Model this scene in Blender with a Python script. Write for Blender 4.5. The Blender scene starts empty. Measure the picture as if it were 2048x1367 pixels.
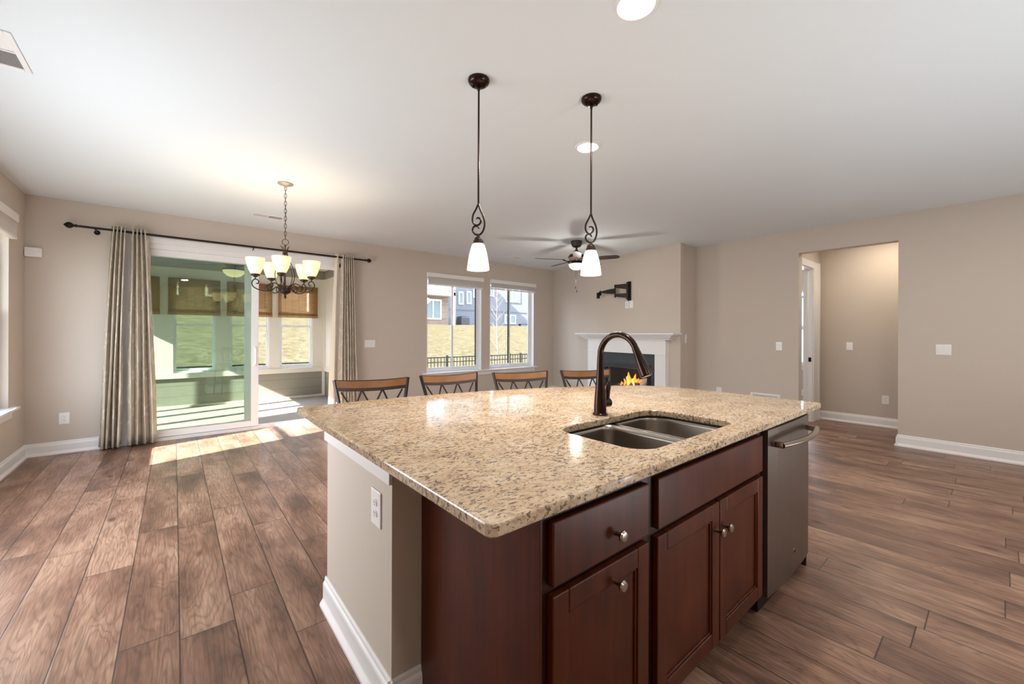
import bpy, bmesh, math, random
from mathutils import Vector, Matrix
random.seed(7)
PI = math.pi
D = bpy.data
SC = bpy.context.scene
COL = SC.collection

# ------------------------------------------------------------------ camera, sky, sun, exposure
F, CY, YAW, ROLL, EYE = 812.0, 668.0, math.radians(39.72), math.radians(0.19), 1.30
cam = D.cameras.new('camera'); cam.sensor_width = 36; cam.lens = F / 2048 * 36
cam.shift_y = (CY - 683.5) / 2048; cam.clip_start = 0.05; cam.clip_end = 300
co = D.objects.new('camera', cam); COL.objects.link(co)
fw = Vector((math.sin(YAW), math.cos(YAW), 0)); r0 = Vector((math.cos(YAW), -math.sin(YAW), 0)); u0 = Vector((0, 0, 1))
r1 = r0 * math.cos(ROLL) + u0 * math.sin(ROLL); u1 = u0 * math.cos(ROLL) - r0 * math.sin(ROLL)
M = Matrix((r1, u1, -fw)).transposed().to_4x4(); M.translation = (0, 0, EYE)
co.matrix_world = M
SC.camera = co
SC.view_settings.view_transform = 'Standard'; SC.view_settings.look = 'None'
SC.view_settings.gamma = 1; SC.view_settings.use_curve_mapping = False
SC.view_settings.exposure = 0.8
try:
    SC.cycles.sample_clamp_indirect = 4.0; SC.cycles.caustics_reflective = False; SC.cycles.caustics_refractive = False
    SC.cycles.max_bounces = 10; SC.cycles.diffuse_bounces = 5; SC.cycles.transparent_max_bounces = 24
except Exception: pass
w = D.worlds.new('sky'); SC.world = w; w.use_nodes = True
nt = w.node_tree; bg = nt.nodes['Background']
tc = nt.nodes.new('ShaderNodeTexCoord'); sp = nt.nodes.new('ShaderNodeSeparateXYZ'); rp = nt.nodes.new('ShaderNodeValToRGB')
nt.links.new(tc.outputs['Generated'], sp.inputs[0]); nt.links.new(sp.outputs[2], rp.inputs[0])
rp.color_ramp.elements[0].color = (0.90, 0.94, 1.0, 1); rp.color_ramp.elements[1].color = (0.50, 0.66, 0.95, 1)
nt.links.new(rp.outputs[0], bg.inputs[0]); bg.inputs[1].default_value = 4.6
SUN_AZ, SUN_EL = math.radians(14), math.radians(31)
sl = D.lights.new('sun', 'SUN'); sl.energy = 26.0; sl.angle = math.radians(0.6); sl.color = (1.0, 0.95, 0.87)
so = D.objects.new('sun', sl); COL.objects.link(so)
sd = Vector((math.cos(SUN_AZ) * math.cos(SUN_EL), math.sin(SUN_AZ) * math.cos(SUN_EL), -math.sin(SUN_EL)))
so.rotation_euler = sd.to_track_quat('-Z', 'Y').to_euler(); so.location = (-20, -5, 15)
def area(name, loc, d, sx, sy, e, colr, shape='RECTANGLE', spread=None):
    l = D.lights.new(name, 'AREA'); l.shape = shape; l.size = sx; l.size_y = sy; l.energy = e; l.color = colr
    if spread: l.spread = spread
    o = D.objects.new(name, l); COL.objects.link(o); o.location = loc
    o.rotation_euler = Vector(d).to_track_quat('-Z', 'Y').to_euler(); return o
DAY = (0.86, 0.93, 1.0); WARM = (1.0, 0.86, 0.68); LAMP = (1.0, 0.93, 0.84)
# fill light added behind the camera, in front of a windowless wall
area('kitchen_fill_light', (4.3, -3.1, 1.5), (0, 1, 0.3), 4.0, 1.8, 12, (0.95, 0.97, 1.0))
area('left_window_fill', (-1.14, 3.75, 1.05), (1, .08, .1), 2.8, 1.1, 56, (0.88, 0.94, 1.0))  # added fill for daylight from the left; no opening in the wall here
# unseen upward fill lights added to brighten the ceiling
area('ceiling_bounce_fill', (2.4, -.9, .3), (-.05, .14, 1), .7, .7, 21, (0.90, 0.96, 1.0))
area('kitchen_bounce_fill', (4.3, -1.0, .3), (.05, .14, 1), .7, .7, 7, (0.90, 0.96, 1.0))
for (nm, lc, dr, sx, sy) in (('patio_door_portal', (.78, 6.66, 1.2), (0, -1, 0), 2.3, 2.3), ('back_window_portal', (4.7, 6.66, 1.5), (0, -1, 0), 2.7, 1.8), ('left_window_portal', (-1.38, 5.47, 1.5), (1, 0, 0), .95, 1.8), ('study_portal', (10.6, 2.85, 1.5), (-1, 0, 0), 1.3, 1.7)):
    area(nm, lc, dr, sx, sy, 1, (1, 1, 1)).data.cycles.is_portal = True

# ------------------------------------------------------------------ helpers
def lin(c):
    return tuple((v / 255 / 12.92) if v / 255 <= .04045 else ((v / 255 + .055) / 1.055) ** 2.4 for v in c)
def rgba(c): return lin(c) + (1,)
class NT:
    def __init__(s, name):
        s.m = D.materials.new(name); s.m.use_nodes = True; s.t = s.m.node_tree
        s.b = s.t.nodes['Principled BSDF']; s.o = s.t.nodes['Material Output']
    def n(s, typ, ins=None, **kw):
        x = s.t.nodes.new('ShaderNode' + typ)
        for k, v in kw.items(): setattr(x, k, v)
        for k, v in (ins or {}).items():
            if isinstance(v, bpy.types.NodeSocket): s.t.links.new(v, x.inputs[k])
            else: x.inputs[k].default_value = v
        return x
    def math(s, op, a, b=0.0, c=None):
        ins = {0: a, 1: b}
        if c is not None: ins[2] = c
        return s.n('Math', ins, operation=op).outputs[0]
    def vec(s, a, b, c): return s.n('CombineXYZ', {0: a, 1: b, 2: c}).outputs[0]
    def xyz(s):
        t = s.n('TexCoord').outputs['Object']; p = s.n('SeparateXYZ', {0: t}); return p.outputs[0], p.outputs[1], p.outputs[2]
    def noise(s, v, scale, detail=3, rough=.5, dist=0):
        return s.n('TexNoise', {'Vector': v, 'Scale': scale, 'Detail': detail, 'Roughness': rough, 'Distortion': dist}).outputs['Fac']
    def ramp(s, f, stops):
        r = s.n('ValToRGB', {0: f}); e = r.color_ramp.elements
        while len(e) < len(stops): e.new(0.5)
        for q, (p, c) in zip(e, stops): q.position = p; q.color = rgba(c) if len(c) == 3 else c
        return r.outputs[0]
    def mix(s, f, a, b, mode='MIX'):
        x = s.n('Mix', data_type='RGBA', blend_type=mode)
        for k, v in ((0, f), (6, a), (7, b)):
            if isinstance(v, bpy.types.NodeSocket): s.t.links.new(v, x.inputs[k])
            else: x.inputs[k].default_value = v
        return x.outputs[2]
    def set(s, k, v):
        if isinstance(v, bpy.types.NodeSocket): s.t.links.new(v, s.b.inputs[k])
        else: s.b.inputs[k].default_value = v
    def bump(s, h, st, d=.01):
        s.set('Normal', s.n('Bump', {'Height': h, 'Strength': st, 'Distance': d}).outputs[0])
def simple(name, c, rough=.5, metal=0, em=None, es=0, spec=None, var=0, vs=8):
    q = NT(name); cc = rgba(c)
    if var:
        t = q.n('TexCoord').outputs['Object']; f = q.noise(t, vs, 4)
        a = tuple(max(0, v * (1 - var)) for v in cc[:3]) + (1,); b = tuple(v * (1 + var) for v in cc[:3]) + (1,)
        q.set('Base Color', q.mix(f, a, b))
    else: q.set('Base Color', cc)
    q.set('Roughness', rough); q.set('Metallic', metal)
    if spec is not None: q.set('Specular IOR Level', spec)
    if em: q.set('Emission Color', rgba(em)); q.set('Emission Strength', es)
    return q.m
def paint(name, c, st=.04):
    q = NT(name); t = q.n('TexCoord').outputs['Object']
    q.set('Base Color', rgba(c)); q.set('Roughness', .6); q.set('Specular IOR Level', .25)
    q.bump(q.noise(t, 260, 2), st, .002); return q.m

def wood_floor():
    q = NT('hand_scraped_oak_planks'); X, Y, Z = q.xyz(); W, L = .195, 1.27
    bx = q.math('DIVIDE', q.math('SUBTRACT', X, .02), W); i = q.math('FLOOR', bx); fx = q.math('FRACT', bx)
    ri = q.n('TexWhiteNoise', {'W': i}, noise_dimensions='1D').outputs['Value']
    by = q.math('ADD', q.math('DIVIDE', Y, L), q.math('MULTIPLY', ri, 7.3)); j = q.math('FLOOR', by); fy = q.math('FRACT', by)
    cell = q.n('TexWhiteNoise', {'Vector': q.vec(i, j, 3.1)}, noise_dimensions='3D').outputs['Value']
    off = q.math('MULTIPLY', cell, 37.0)
    v1 = q.vec(q.math('MULTIPLY', X, 8.0), q.math('MULTIPLY', Y, 1.1), off)
    big = q.noise(v1, 1.0, 2, .5, .3)
    rings = q.math('SINE', q.math('MULTIPLY', big, 105.0))
    rings = q.math('POWER', q.math('MULTIPLY', q.math('ADD', rings, 1.0), .5), 4.0)
    v2 = q.vec(q.math('MULTIPLY', X, 150.0), q.math('MULTIPLY', Y, 6.0), off); grain = q.noise(v2, 1.0, 5, .65); grain2 = q.ramp(grain, [(.42, (0, 0, 0, 1)), (.62, (1, 1, 1, 1))])
    v3 = q.vec(q.math('MULTIPLY', X, 5.0), q.math('MULTIPLY', Y, 1.6), off); blot = q.noise(v3, 1.0, 4, .6)
    vk = q.vec(q.math('MULTIPLY', X, 4.2), q.math('MULTIPLY', Y, 1.9), off)
    kn = q.n('TexVoronoi', {'Vector': vk, 'Scale': 1.0}, feature='F1').outputs['Distance']
    knot = q.ramp(kn, [(.02, (0, 0, 0, 1)), (.11, (1, 1, 1, 1))])
    tone = q.math('ADD', q.math('SUBTRACT', q.math('MULTIPLY', blot, 1.05), .02), q.math('MULTIPLY', q.math('SUBTRACT', cell, .5), .13))
    base = q.ramp(tone, [(.12, (66, 48, 42)), (.36, (116, 86, 72)), (.50, (150, 113, 94)), (.68, (184, 148, 126))])
    base = q.mix(q.math('MULTIPLY', rings, .34), base, rgba((70, 44, 33)))
    base = q.mix(q.math('MULTIPLY', grain2, .40), base, rgba((66, 45, 37)))
    base = q.mix(.75, base, q.mix(knot, rgba((42, 25, 19)), base))
    ex = q.math('MULTIPLY', q.math('MINIMUM', fx, q.math('SUBTRACT', 1.0, fx)), W)
    ey = q.math('MULTIPLY', q.math('MINIMUM', fy, q.math('SUBTRACT', 1.0, fy)), L)
    e = q.math('MINIMUM', ex, ey); line = q.ramp(e, [(.0010, (0, 0, 0, 1)), (.0022, (1, 1, 1, 1))])
    q.set('Base Color', q.mix(line, rgba((24, 16, 14)), base))
    q.set('Roughness', q.math('ADD', .27, q.math('MULTIPLY', grain, .16)))
    q.set('Specular IOR Level', .5)
    q.bump(q.math('ADD', q.math('MULTIPLY', line, 1.0), q.math('MULTIPLY', blot, .6)), .22, .004)
    return q.m
def granite():
    q = NT('beige_speckled_granite'); t = q.n('TexCoord').outputs['Object']
    mp = q.n('Mapping', {'Vector': t, 'Rotation': (0, 0, .5), 'Scale': (1, 1.9, 1.4)}).outputs[0]
    n1 = q.noise(t, 9, 4, .6); base = q.ramp(n1, [(.3, (186, 160, 130)), (.5, (199, 175, 146)), (.7, (209, 190, 166))])
    n2 = q.noise(mp, 62, 5, .68, .6); n5 = q.noise(t, 7, 2)
    th = q.math('ADD', n2, q.math('MULTIPLY', q.math('SUBTRACT', n5, .5), .14))
    s1 = q.ramp(th, [(.535, (0, 0, 0, 1)), (.575, (1, 1, 1, 1))])
    n3 = q.noise(mp, 34, 4, .6, .4); s2 = q.ramp(n3, [(.52, (0, 0, 0, 1)), (.60, (1, 1, 1, 1))])
    c = q.mix(q.math('MULTIPLY', s2, .45), base, rgba((150, 124, 102)))
    c = q.mix(q.math('MULTIPLY', s1, .86), c, rgba((76, 60, 54)))
    n4 = q.noise(t, 140, 2); c = q.mix(q.math('MULTIPLY', q.ramp(n4, [(.6, (0, 0, 0, 1)), (.7, (1, 1, 1, 1))]), .35), c, rgba((222, 206, 184)))
    q.set('Base Color', c); q.set('Roughness', .09); q.set('Specular IOR Level', .62); return q.m
def cherry(name='stained_cherry', k=1.0):
    q = NT(name); X, Y, Z = q.xyz()
    v = q.vec(q.math('MULTIPLY', X, 26), q.math('MULTIPLY', Y, 26), q.math('MULTIPLY', Z, 1.6)); g = q.noise(v, 1, 5, .6, .6)
    t = q.n('TexCoord').outputs['Object']; b = q.noise(t, 5, 3)
    f = q.math('ADD', q.math('MULTIPLY', g, .6), q.math('MULTIPLY', b, .4))
    q.set('Base Color', q.ramp(f, [(.25, tuple(v * k for v in (46, 16, 4))), (.5, tuple(v * k for v in (74, 29, 9))), (.75, tuple(v * k for v in (98, 43, 15)))]))
    q.set('Roughness', .34); q.set('Specular IOR Level', .26); return q.m
def glass(name, tint, refl=1.0, rough=0.0):
    q = NT(name); q.t.nodes.remove(q.b)
    tr = q.n('BsdfTransparent', {0: tint + (1,)}); gl = q.n('BsdfGlossy', {'Color': (1, 1, 1, 1), 'Roughness': rough})
    fc = q.n('LayerWeight', {'Blend': .5}).outputs['Facing']; f = q.math('MULTIPLY', q.math('ADD', .04, q.math('MULTIPLY', q.math('POWER', fc, 5.0), .9)), refl)
    mx = q.n('MixShader', {0: f, 1: tr.outputs[0], 2: gl.outputs[0]}); q.t.links.new(mx.outputs[0], q.o.inputs[0]); return q.m
def bamboo():
    q = NT('woven_bamboo'); X, Y, Z = q.xyz()
    s = q.math('SINE', q.math('MULTIPLY', Z, 620)); st = q.math('FRACT', q.math('MULTIPLY', q.math('ADD', X, Y), 8.5))
    stitch = q.math('LESS_THAN', st, .05)
    v = q.vec(q.math('MULTIPLY', X, 6), q.math('MULTIPLY', Y, 6), q.math('MULTIPLY', Z, 170)); n = q.noise(v, 1, 3, .6)
    c = q.ramp(n, [(.3, (140, 110, 74)), (.5, (178, 146, 104)), (.7, (204, 176, 134))]); c = q.mix(q.math('MULTIPLY', stitch, .6), c, rgba((90, 60, 32)))
    q.t.nodes.remove(q.b)
    d = q.n('BsdfDiffuse', {0: c}); tl = q.n('BsdfTranslucent', {0: c}); a = q.n('MixShader', {0: .5, 1: d.outputs[0], 2: tl.outputs[0]})
    tr = q.n('BsdfTransparent', {0: (.95, .85, .72, 1)})
    gap = q.math('MULTIPLY', q.math('GREATER_THAN', q.math('ADD', s, q.math('MULTIPLY', n, 1.2)), .55), .62)
    m = q.n('MixShader', {0: gap, 1: a.outputs[0], 2: tr.outputs[0]}); q.t.links.new(m.outputs[0], q.o.inputs[0]); return q.m
def curtain_cloth():
    q = NT('champagne_ogee_satin'); uv = q.n('UVMap').outputs[0]; p = q.n('SeparateXYZ', {0: uv}); u, v = p.outputs[0], p.outputs[1]
    a = q.math('MULTIPLY', u, 2 * PI / .34); b = q.math('MULTIPLY', v, 2 * PI / .42)
    k = q.math('ADD', q.math('COSINE', a), q.math('COSINE', b)); k = q.math('ABSOLUTE', q.math('ADD', k, q.math('MULTIPLY', q.math('COSINE', q.math('MULTIPLY', b, 2.0)), .18)))
    f = q.ramp(k, [(.14, (1, 1, 1, 1)), (.34, (0, 0, 0, 1))])
    n = q.noise(q.vec(q.math('MULTIPLY', u, 900), q.math('MULTIPLY', v, 120), 0.0), 1, 2)
    c = q.mix(f, rgba((204, 193, 176)), rgba((226, 217, 200))); c = q.mix(q.math('MULTIPLY', n, .3), c, rgba((140, 122, 104)))
    q.set('Base Color', c); q.set('Roughness', q.math('SUBTRACT', .5, q.math('MULTIPLY', f, .12))); q.set('Sheen Weight', .25)
    q.set('Specular IOR Level', .45); return q.m
def grass():
    q = NT('dormant_lawn'); t = q.n('TexCoord').outputs['Object']; n = q.noise(t, 3.6, 8, .78); m = q.noise(t, .25, 3); h = q.noise(t, 20, 5, .75)
    f = q.math('ADD', q.math('MULTIPLY', n, .6), q.math('MULTIPLY', h, .4))
    c = q.ramp(f, [(.34, (50, 45, 33)), (.47, (78, 70, 51)), (.56, (95, 86, 66)), (.7, (112, 103, 82))])
    c = q.mix(q.math('MULTIPLY', q.ramp(m, [(.4, (0, 0, 0, 1)), (.62, (1, 1, 1, 1))]), .22), c, rgba((74, 68, 43)))
    q.set('Base Color', c); q.set('Roughness', .95); q.set('Specular IOR Level', .05); q.bump(f, .5, .08); return q.m
def siding(name, c, step=.15, depth=.5):
    q = NT(name); X, Y, Z = q.xyz(); f = q.math('FRACT', q.math('DIVIDE', Z, step)); l = q.ramp(f, [(.0, (0, 0, 0, 1)), (.06, (1, 1, 1, 1))])
    cc = rgba(c); q.set('Base Color', q.mix(l, tuple(v * depth for v in cc[:3]) + (1,), cc)); q.set('Roughness', .7); q.bump(f, -.5, .02); return q.m
def brick(name, c1, c2, mo, sx=.6, sz=.3):
    q = NT(name); X, Y, Z = q.xyz(); v = q.vec(q.math('ADD', X, Y), Z, 0.0)
    b = q.n('TexBrick', {'Vector': v, 'Color1': rgba(c1), 'Color2': rgba(c2), 'Mortar': rgba(mo), 'Scale': 1.0, 'Mortar Size': .012, 'Brick Width': sx, 'Row Height': sz})
    q.set('Base Color', b.outputs[0]); q.set('Roughness', .9); return q.m

MT = dict(
    wall=paint('warm_greige_paint', (206, 195, 183)), ceil=paint('flat_white_paint', (231, 239, 243)),
    trim=simple('white_semigloss_trim', (240, 239, 238), .32), vinyl=simple('white_vinyl', (236, 237, 240), .35),
    plate=simple('white_plastic', (244, 242, 240), .3), hole=simple('dark_slot', (30, 28, 28), .6),
    floor=wood_floor(), granite=granite(), cherry=cherry(), black=simple('black_gap', (10, 8, 8), .6), frame_dark=cherry('dark_cherry_frame', .55),
    steel=simple('brushed_stainless', (150, 142, 134), .27, 1.0, var=.05, vs=3), dw=simple('brushed_stainless_door', (124, 113, 105), .36, .85, var=.03, vs=2),
    chrome=simple('satin_nickel', (170, 160, 150), .22, 1.0),
    bronze=simple('oil_rubbed_bronze', (50, 34, 28), .22, .75), iron=simple('brown_wrought_iron', (60, 46, 38), .42, .6), irond=simple('dark_wrought_iron', (38, 29, 25), .4, .55),
    brownmetal=simple('dark_brown_tube_metal', (44, 35, 28), .4, .4), shade=simple('frosted_glass_lit', (250, 240, 222), .35, 0, (255, 243, 220), .42),
    shadew=simple('frosted_amber_glass_lit', (250, 232, 196), .35, 0, (255, 226, 160), .5), can=simple('lit_lens', (255, 255, 255), .4, 0, (255, 250, 240), 6.0),
    bowl=simple('frosted_bowl_lit', (255, 250, 240), .4, 0, (255, 249, 238), 1.0), nickelcan=simple('brushed_nickel_canopy', (190, 178, 166), .35, .7),
    wood=simple('honey_wood', (122, 78, 36), .3, var=.4, vs=14), seat=simple('dark_brown_cushion', (58, 42, 34), .6),
    blade=simple('dark_walnut_blade', (52, 40, 34), .45), cloth=curtain_cloth(), lining=simple('cream_curtain_lining', (222, 210, 190), .8),
    clear=glass('clear_pane', (.97, .985, .98)), green=glass('green_tinted_pane', (.80, .872, .825), 1.1), bamboo=bamboo(),
    slate=simple('charcoal_slate', (58, 66, 72), .35, var=.3, vs=9), firemetal=simple('black_firebox_metal', (28, 32, 37), .35, .3), sash_shade=simple('slate_grey_sash_shade', (58, 66, 72), .6), soot=simple('sooty_firebox_lining', (15, 14, 14), .95), ember=simple('glowing_ember', (120, 30, 10), .8, 0, (255, 80, 24), .35),
    log=simple('ceramic_log', (110, 84, 72), .9, var=.5, vs=18), logw=simple('ashy_log', (214, 196, 186), .9, var=.3, vs=20), flame=simple('gas_flame', (255, 150, 40), .8, 0, (255, 140, 40), 1.0), flamec=simple('flame_core', (255, 220, 120), .8, 0, (255, 210, 110), 1.5),
    slat=simple('white_faux_wood_slat', (244, 240, 236), .45), lawn=grass(), porchfloor=simple('grey_porch_carpet', (158, 148, 138), .95, var=.07, vs=40),
    psiding=siding('grey_green_clapboard', (148, 142, 130), .185, .45), ptrim=simple('porch_white_trim', (224, 217, 205), .4), pceil=None,
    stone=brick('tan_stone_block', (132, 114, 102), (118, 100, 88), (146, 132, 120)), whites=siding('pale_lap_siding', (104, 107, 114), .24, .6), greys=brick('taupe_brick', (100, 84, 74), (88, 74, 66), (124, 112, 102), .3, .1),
    blues=siding('blue_lap_siding', (66, 96, 140), .2, .6), winglass=simple('dark_reflective_window', (92, 112, 116), .08, 0), roof=simple('grey_shingle', (90, 88, 90), .9),
    fence=simple('black_aluminium', (24, 23, 24), .5, .2), bark=simple('pale_grey_bark', (104, 92, 90), .9), acm=simple('grey_condenser', (84, 88, 96), .6), conc=simple('concrete', (176, 172, 166), .9),
    brass=simple('black_latch', (24, 22, 22), .4, .6), fanp=simple('bronze_porch_fan', (98, 84, 74), .5, .3), fanbr=simple('mottled_fan_housing', (170, 150, 134), .4, .5))
def beadboard():
    q = NT('white_beadboard'); X, Y, Z = q.xyz(); f = q.math('FRACT', q.math('DIVIDE', X, .1)); l = q.ramp(f, [(.0, (0, 0, 0, 1)), (.08, (1, 1, 1, 1))])
    q.set('Base Color', q.mix(l, rgba((170, 170, 166)), rgba((224, 226, 222)))); q.set('Roughness', .5); return q.m
MT['pceil'] = beadboard()

class B:
    """collects shapes, links them as one mesh object"""
    def __init__(s): s.bm = bmesh.new(); s.uv = None
    def box(s, x0, x1, y0, y1, z0, z1, bev=0, seg=2, mat=None):
        vs = [s.bm.verts.new((x, y, z)) for x in (x0, x1) for y in (y0, y1) for z in (z0, z1)]
        fs = [s.bm.faces.new([vs[i] for i in q]) for q in ((0, 1, 3, 2), (4, 6, 7, 5), (0, 4, 5, 1), (2, 3, 7, 6), (0, 2, 6, 4), (1, 5, 7, 3))]
        if bev:
            es = list({e for f in fs for e in f.edges})
            r = bmesh.ops.bevel(s.bm, geom=es, offset=bev, segments=seg, affect='EDGES', profile=.5)
            vs = list({v for f in r['faces'] for v in f.verts} | {v for v in vs if v.is_valid})
        if mat is not None: bmesh.ops.transform(s.bm, matrix=mat, verts=[v for v in vs if v.is_valid])
        return s
    def prism(s, pts, z0, z1, bev=0, seg=2, mat=None):
        a = [s.bm.verts.new((p[0], p[1], z0)) for p in pts]; b = [s.bm.verts.new((p[0], p[1], z1)) for p in pts]; n = len(pts)
        fb = s.bm.faces.new(a[::-1]); ft = s.bm.faces.new(b)
        for i in range(n): s.bm.faces.new((a[i], a[(i + 1) % n], b[(i + 1) % n], b[i]))
        vs = a + b
        if bev:
            r = bmesh.ops.bevel(s.bm, geom=list(ft.edges) + list(fb.edges), offset=bev, segments=seg, affect='EDGES', profile=.5)
            vs = list({v for f in r['faces'] for v in f.verts} | {v for v in vs if v.is_valid})
        if mat is not None: bmesh.ops.transform(s.bm, matrix=mat, verts=[v for v in vs if v.is_valid])
        return s
    def tube(s, pts, r, n=10, close=False, caps=True):
        pts = [Vector(p) for p in pts]; m = len(pts); rr = r if isinstance(r, (list, tuple)) else [r] * m; rings = []; prev = None
        for i, p in enumerate(pts):
            if close: t = pts[(i + 1) % m] - pts[i - 1]
            else: t = (pts[min(i + 1, m - 1)] - pts[max(i - 1, 0)])
            t.normalize()
            if prev is None:
                up = Vector((0, 0, 1)) if abs(t.z) < .9 else Vector((1, 0, 0)); a = t.cross(up).normalized()
            else: a = (prev - t * prev.dot(t)).normalized()
            prev = a; b = t.cross(a)
            rings.append([s.bm.verts.new(p + (a * math.cos(2 * PI * k / n) + b * math.sin(2 * PI * k / n)) * rr[i]) for k in range(n)])
        for i in range(m if close else m - 1):
            A, Bq = rings[i], rings[(i + 1) % m]
            for k in range(n): s.bm.faces.new((A[k], A[(k + 1) % n], Bq[(k + 1) % n], Bq[k]))
        if caps and not close: s.bm.faces.new(rings[0][::-1]); s.bm.faces.new(rings[-1])
        return s
    def lathe(s, prof, c=(0, 0, 0), n=28, mat=None):
        """prof: list of (radius, z)"""
        rings = []; vs = []
        for r, z in prof:
            if r < 1e-5: v = s.bm.verts.new((c[0], c[1], c[2] + z)); rings.append([v]); vs.append(v)
            else:
                R = [s.bm.verts.new((c[0] + r * math.cos(2 * PI * k / n), c[1] + r * math.sin(2 * PI * k / n), c[2] + z)) for k in range(n)]; rings.append(R); vs += R
        for A, Bq in zip(rings, rings[1:]):
            if len(A) == 1 and len(Bq) == 1: continue
            for k in range(n):
                if len(A) == 1: s.bm.faces.new((A[0], Bq[(k + 1) % n], Bq[k]))
                elif len(Bq) == 1: s.bm.faces.new((A[k], A[(k + 1) % n], Bq[0]))
                else: s.bm.faces.new((A[k], A[(k + 1) % n], Bq[(k + 1) % n], Bq[k]))
        if mat is not None: bmesh.ops.transform(s.bm, matrix=mat, verts=vs)
        return s
    def done(s, name, mat, parent=None, smooth=False, loc=None):
        bmesh.ops.recalc_face_normals(s.bm, faces=s.bm.faces)
        me = D.meshes.new(name); s.bm.to_mesh(me); s.bm.free(); o = D.objects.new(name, me); COL.objects.link(o)
        me.materials.append(MT[mat] if isinstance(mat, str) else mat)
        if smooth:
            me.polygons.foreach_set('use_smooth', [True] * len(me.polygons))
            try: me.set_sharp_from_angle(angle=math.radians(40))
            except Exception: pass
        if parent: o.parent = parent
        if loc: o.location = loc
        return o
def tag(o, label=None, cat=None, group=None, kind=None):
    for k, v in (('label', label), ('category', cat), ('group', group), ('kind', kind)):
        if v: o[k] = v
    return o
def thing(name, label, cat, loc=(0, 0, 0), rz=0, group=None):
    o = D.objects.new(name, None); COL.objects.link(o); o.location = loc; o.rotation_euler = (0, 0, rz); o.empty_display_size = .05
    return tag(o, label, cat, group)
def st(b, name, mat, parent=None, smooth=False):
    o = b.done(name, mat, parent, smooth)
    if not parent: o['kind'] = 'structure'
    return o
def copy_tree(o, parent=None):
    c = o.copy(); COL.objects.link(c)
    if parent: c.parent = parent
    for ch in [x for x in D.objects if x.parent == o]: copy_tree(ch, c)
    return c
def grid_wall(b, axis, c0, c1, u0, u1, z0, z1, holes):
    """wall slab between c0..c1 on axis ('x' or 'y'), spanning u and z, with rectangular holes"""
    us = sorted({u0, u1} | {h[0] for h in holes} | {h[1] for h in holes}); zs = sorted({z0, z1} | {h[2] for h in holes} | {h[3] for h in holes})
    for ua, ub in zip(us, us[1:]):
        run = None
        for za, zb in zip(zs, zs[1:]):
            um, zm = (ua + ub) / 2, (za + zb) / 2
            if any(h[0] < um < h[1] and h[2] < zm < h[3] for h in holes): continue
            if axis == 'y': b.box(ua, ub, c0, c1, za, zb)
            else: b.box(c0, c1, ua, ub, za, zb)
    bmesh.ops.remove_doubles(b.bm, verts=b.bm.verts, dist=1e-5)
    # drop the coincident inner faces of neighbouring slabs
    seen = {}
    for f in list(b.bm.faces):
        k = tuple(sorted(v.index for v in f.verts)); 
    b.bm.verts.index_update(); kill = []
    for f in b.bm.faces:
        k = tuple(sorted(v.index for v in f.verts)); seen.setdefault(k, []).append(f)
    for k, fs in seen.items():
        if len(fs) > 1: kill += fs
    bmesh.ops.delete(b.bm, geom=kill, context='FACES_ONLY')
    return b
def rail(b, p, q, out, prof):
    """moulding: profile (d, z) swept from p to q; d measured along out"""
    p, q, out = Vector(p).to_3d(), Vector(q).to_3d(), Vector(out).to_3d().normalized()
    A = [b.bm.verts.new(p + out * d + Vector((0, 0, z))) for d, z in prof]; Bq = [b.bm.verts.new(q + out * d + Vector((0, 0, z))) for d, z in prof]; n = len(prof)
    for i in range(n): b.bm.faces.new((A[i], A[(i + 1) % n], Bq[(i + 1) % n], Bq[i]))
    b.bm.faces.new(A[::-1]); b.bm.faces.new(Bq); return b
BASE = [(0, 0), (.03, 0), (.03, .012), (.017, .03), (.015, .035), (.015, .1), (.013, .108), (.008, .115), (.007, .128), (.003, .135), (0, .135)]

# ------------------------------------------------------------------ room shell
CE = 2.74
XL, XR, YB, YF = -1.20, 6.58, 6.47, -3.2
FA, FB = Vector((6.59, 6.47)), Vector((6.08, 3.20))     # chimney wall ends
b = B(); b.box(XL - .02, 6.60, YF, YB + .13, -.05, 0); b.box(6.60, 7.75, -1.0, 1.83, -.05, 0); b.box(6.7, 10.5, 1.83, 5.5, -.05, 0)
st(b, 'floor', 'floor')
b = B(); b.box(XL - .15, 10.6, YF - .1, YB + .13, CE, CE + .1); st(b, 'ceiling', 'ceil')
b = grid_wall(B(), 'x', XL - .15, XL, YF, YB + .15, 0, CE, [(5.0, 5.95, .59, 2.37)]); st(b, 'wall_left', 'wall')
W1, W2 = (3.42, 4.60), (4.80, 5.99)
SX0, SX1, SZ = -.40, 1.955, 2.37
b = grid_wall(B(), 'y', YB, YB + .15, XL, 6.6, 0, CE, [(SX0, SX1, 0, SZ), W1 + (.61, 2.385), W2 + (.61, 2.385)]); st(b, 'wall_back', 'wall')
n2 = Vector((FA.y - FB.y, -(FA.x - FB.x))).normalized()          # pointing behind the chimney wall
if n2.x < 0: n2 = -n2
def fpt(s, d, z=None):
    """point on the chimney wall: s along it from the room corner, d into the room"""
    p = FA + (FB - FA).normalized() * s - n2 * d
    return (p.x, p.y) if z is None else (p.x, p.y, z)
FM = Matrix.Translation((FA.x, FA.y, 0)) @ Matrix.Rotation(math.atan2((FB - FA).y, (FB - FA).x), 4, 'Z')   # local x = s, local y = out of the wall or into it
side = -1 if (FM.to_3x3() @ Vector((0, 1, 0))).to_2d().dot(-n2) < 0 else 1
FL = (FB - FA).length
FS0, FS1, FZ0, FZ1 = 1.72, 2.70, .12, .70
b = B()
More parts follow.
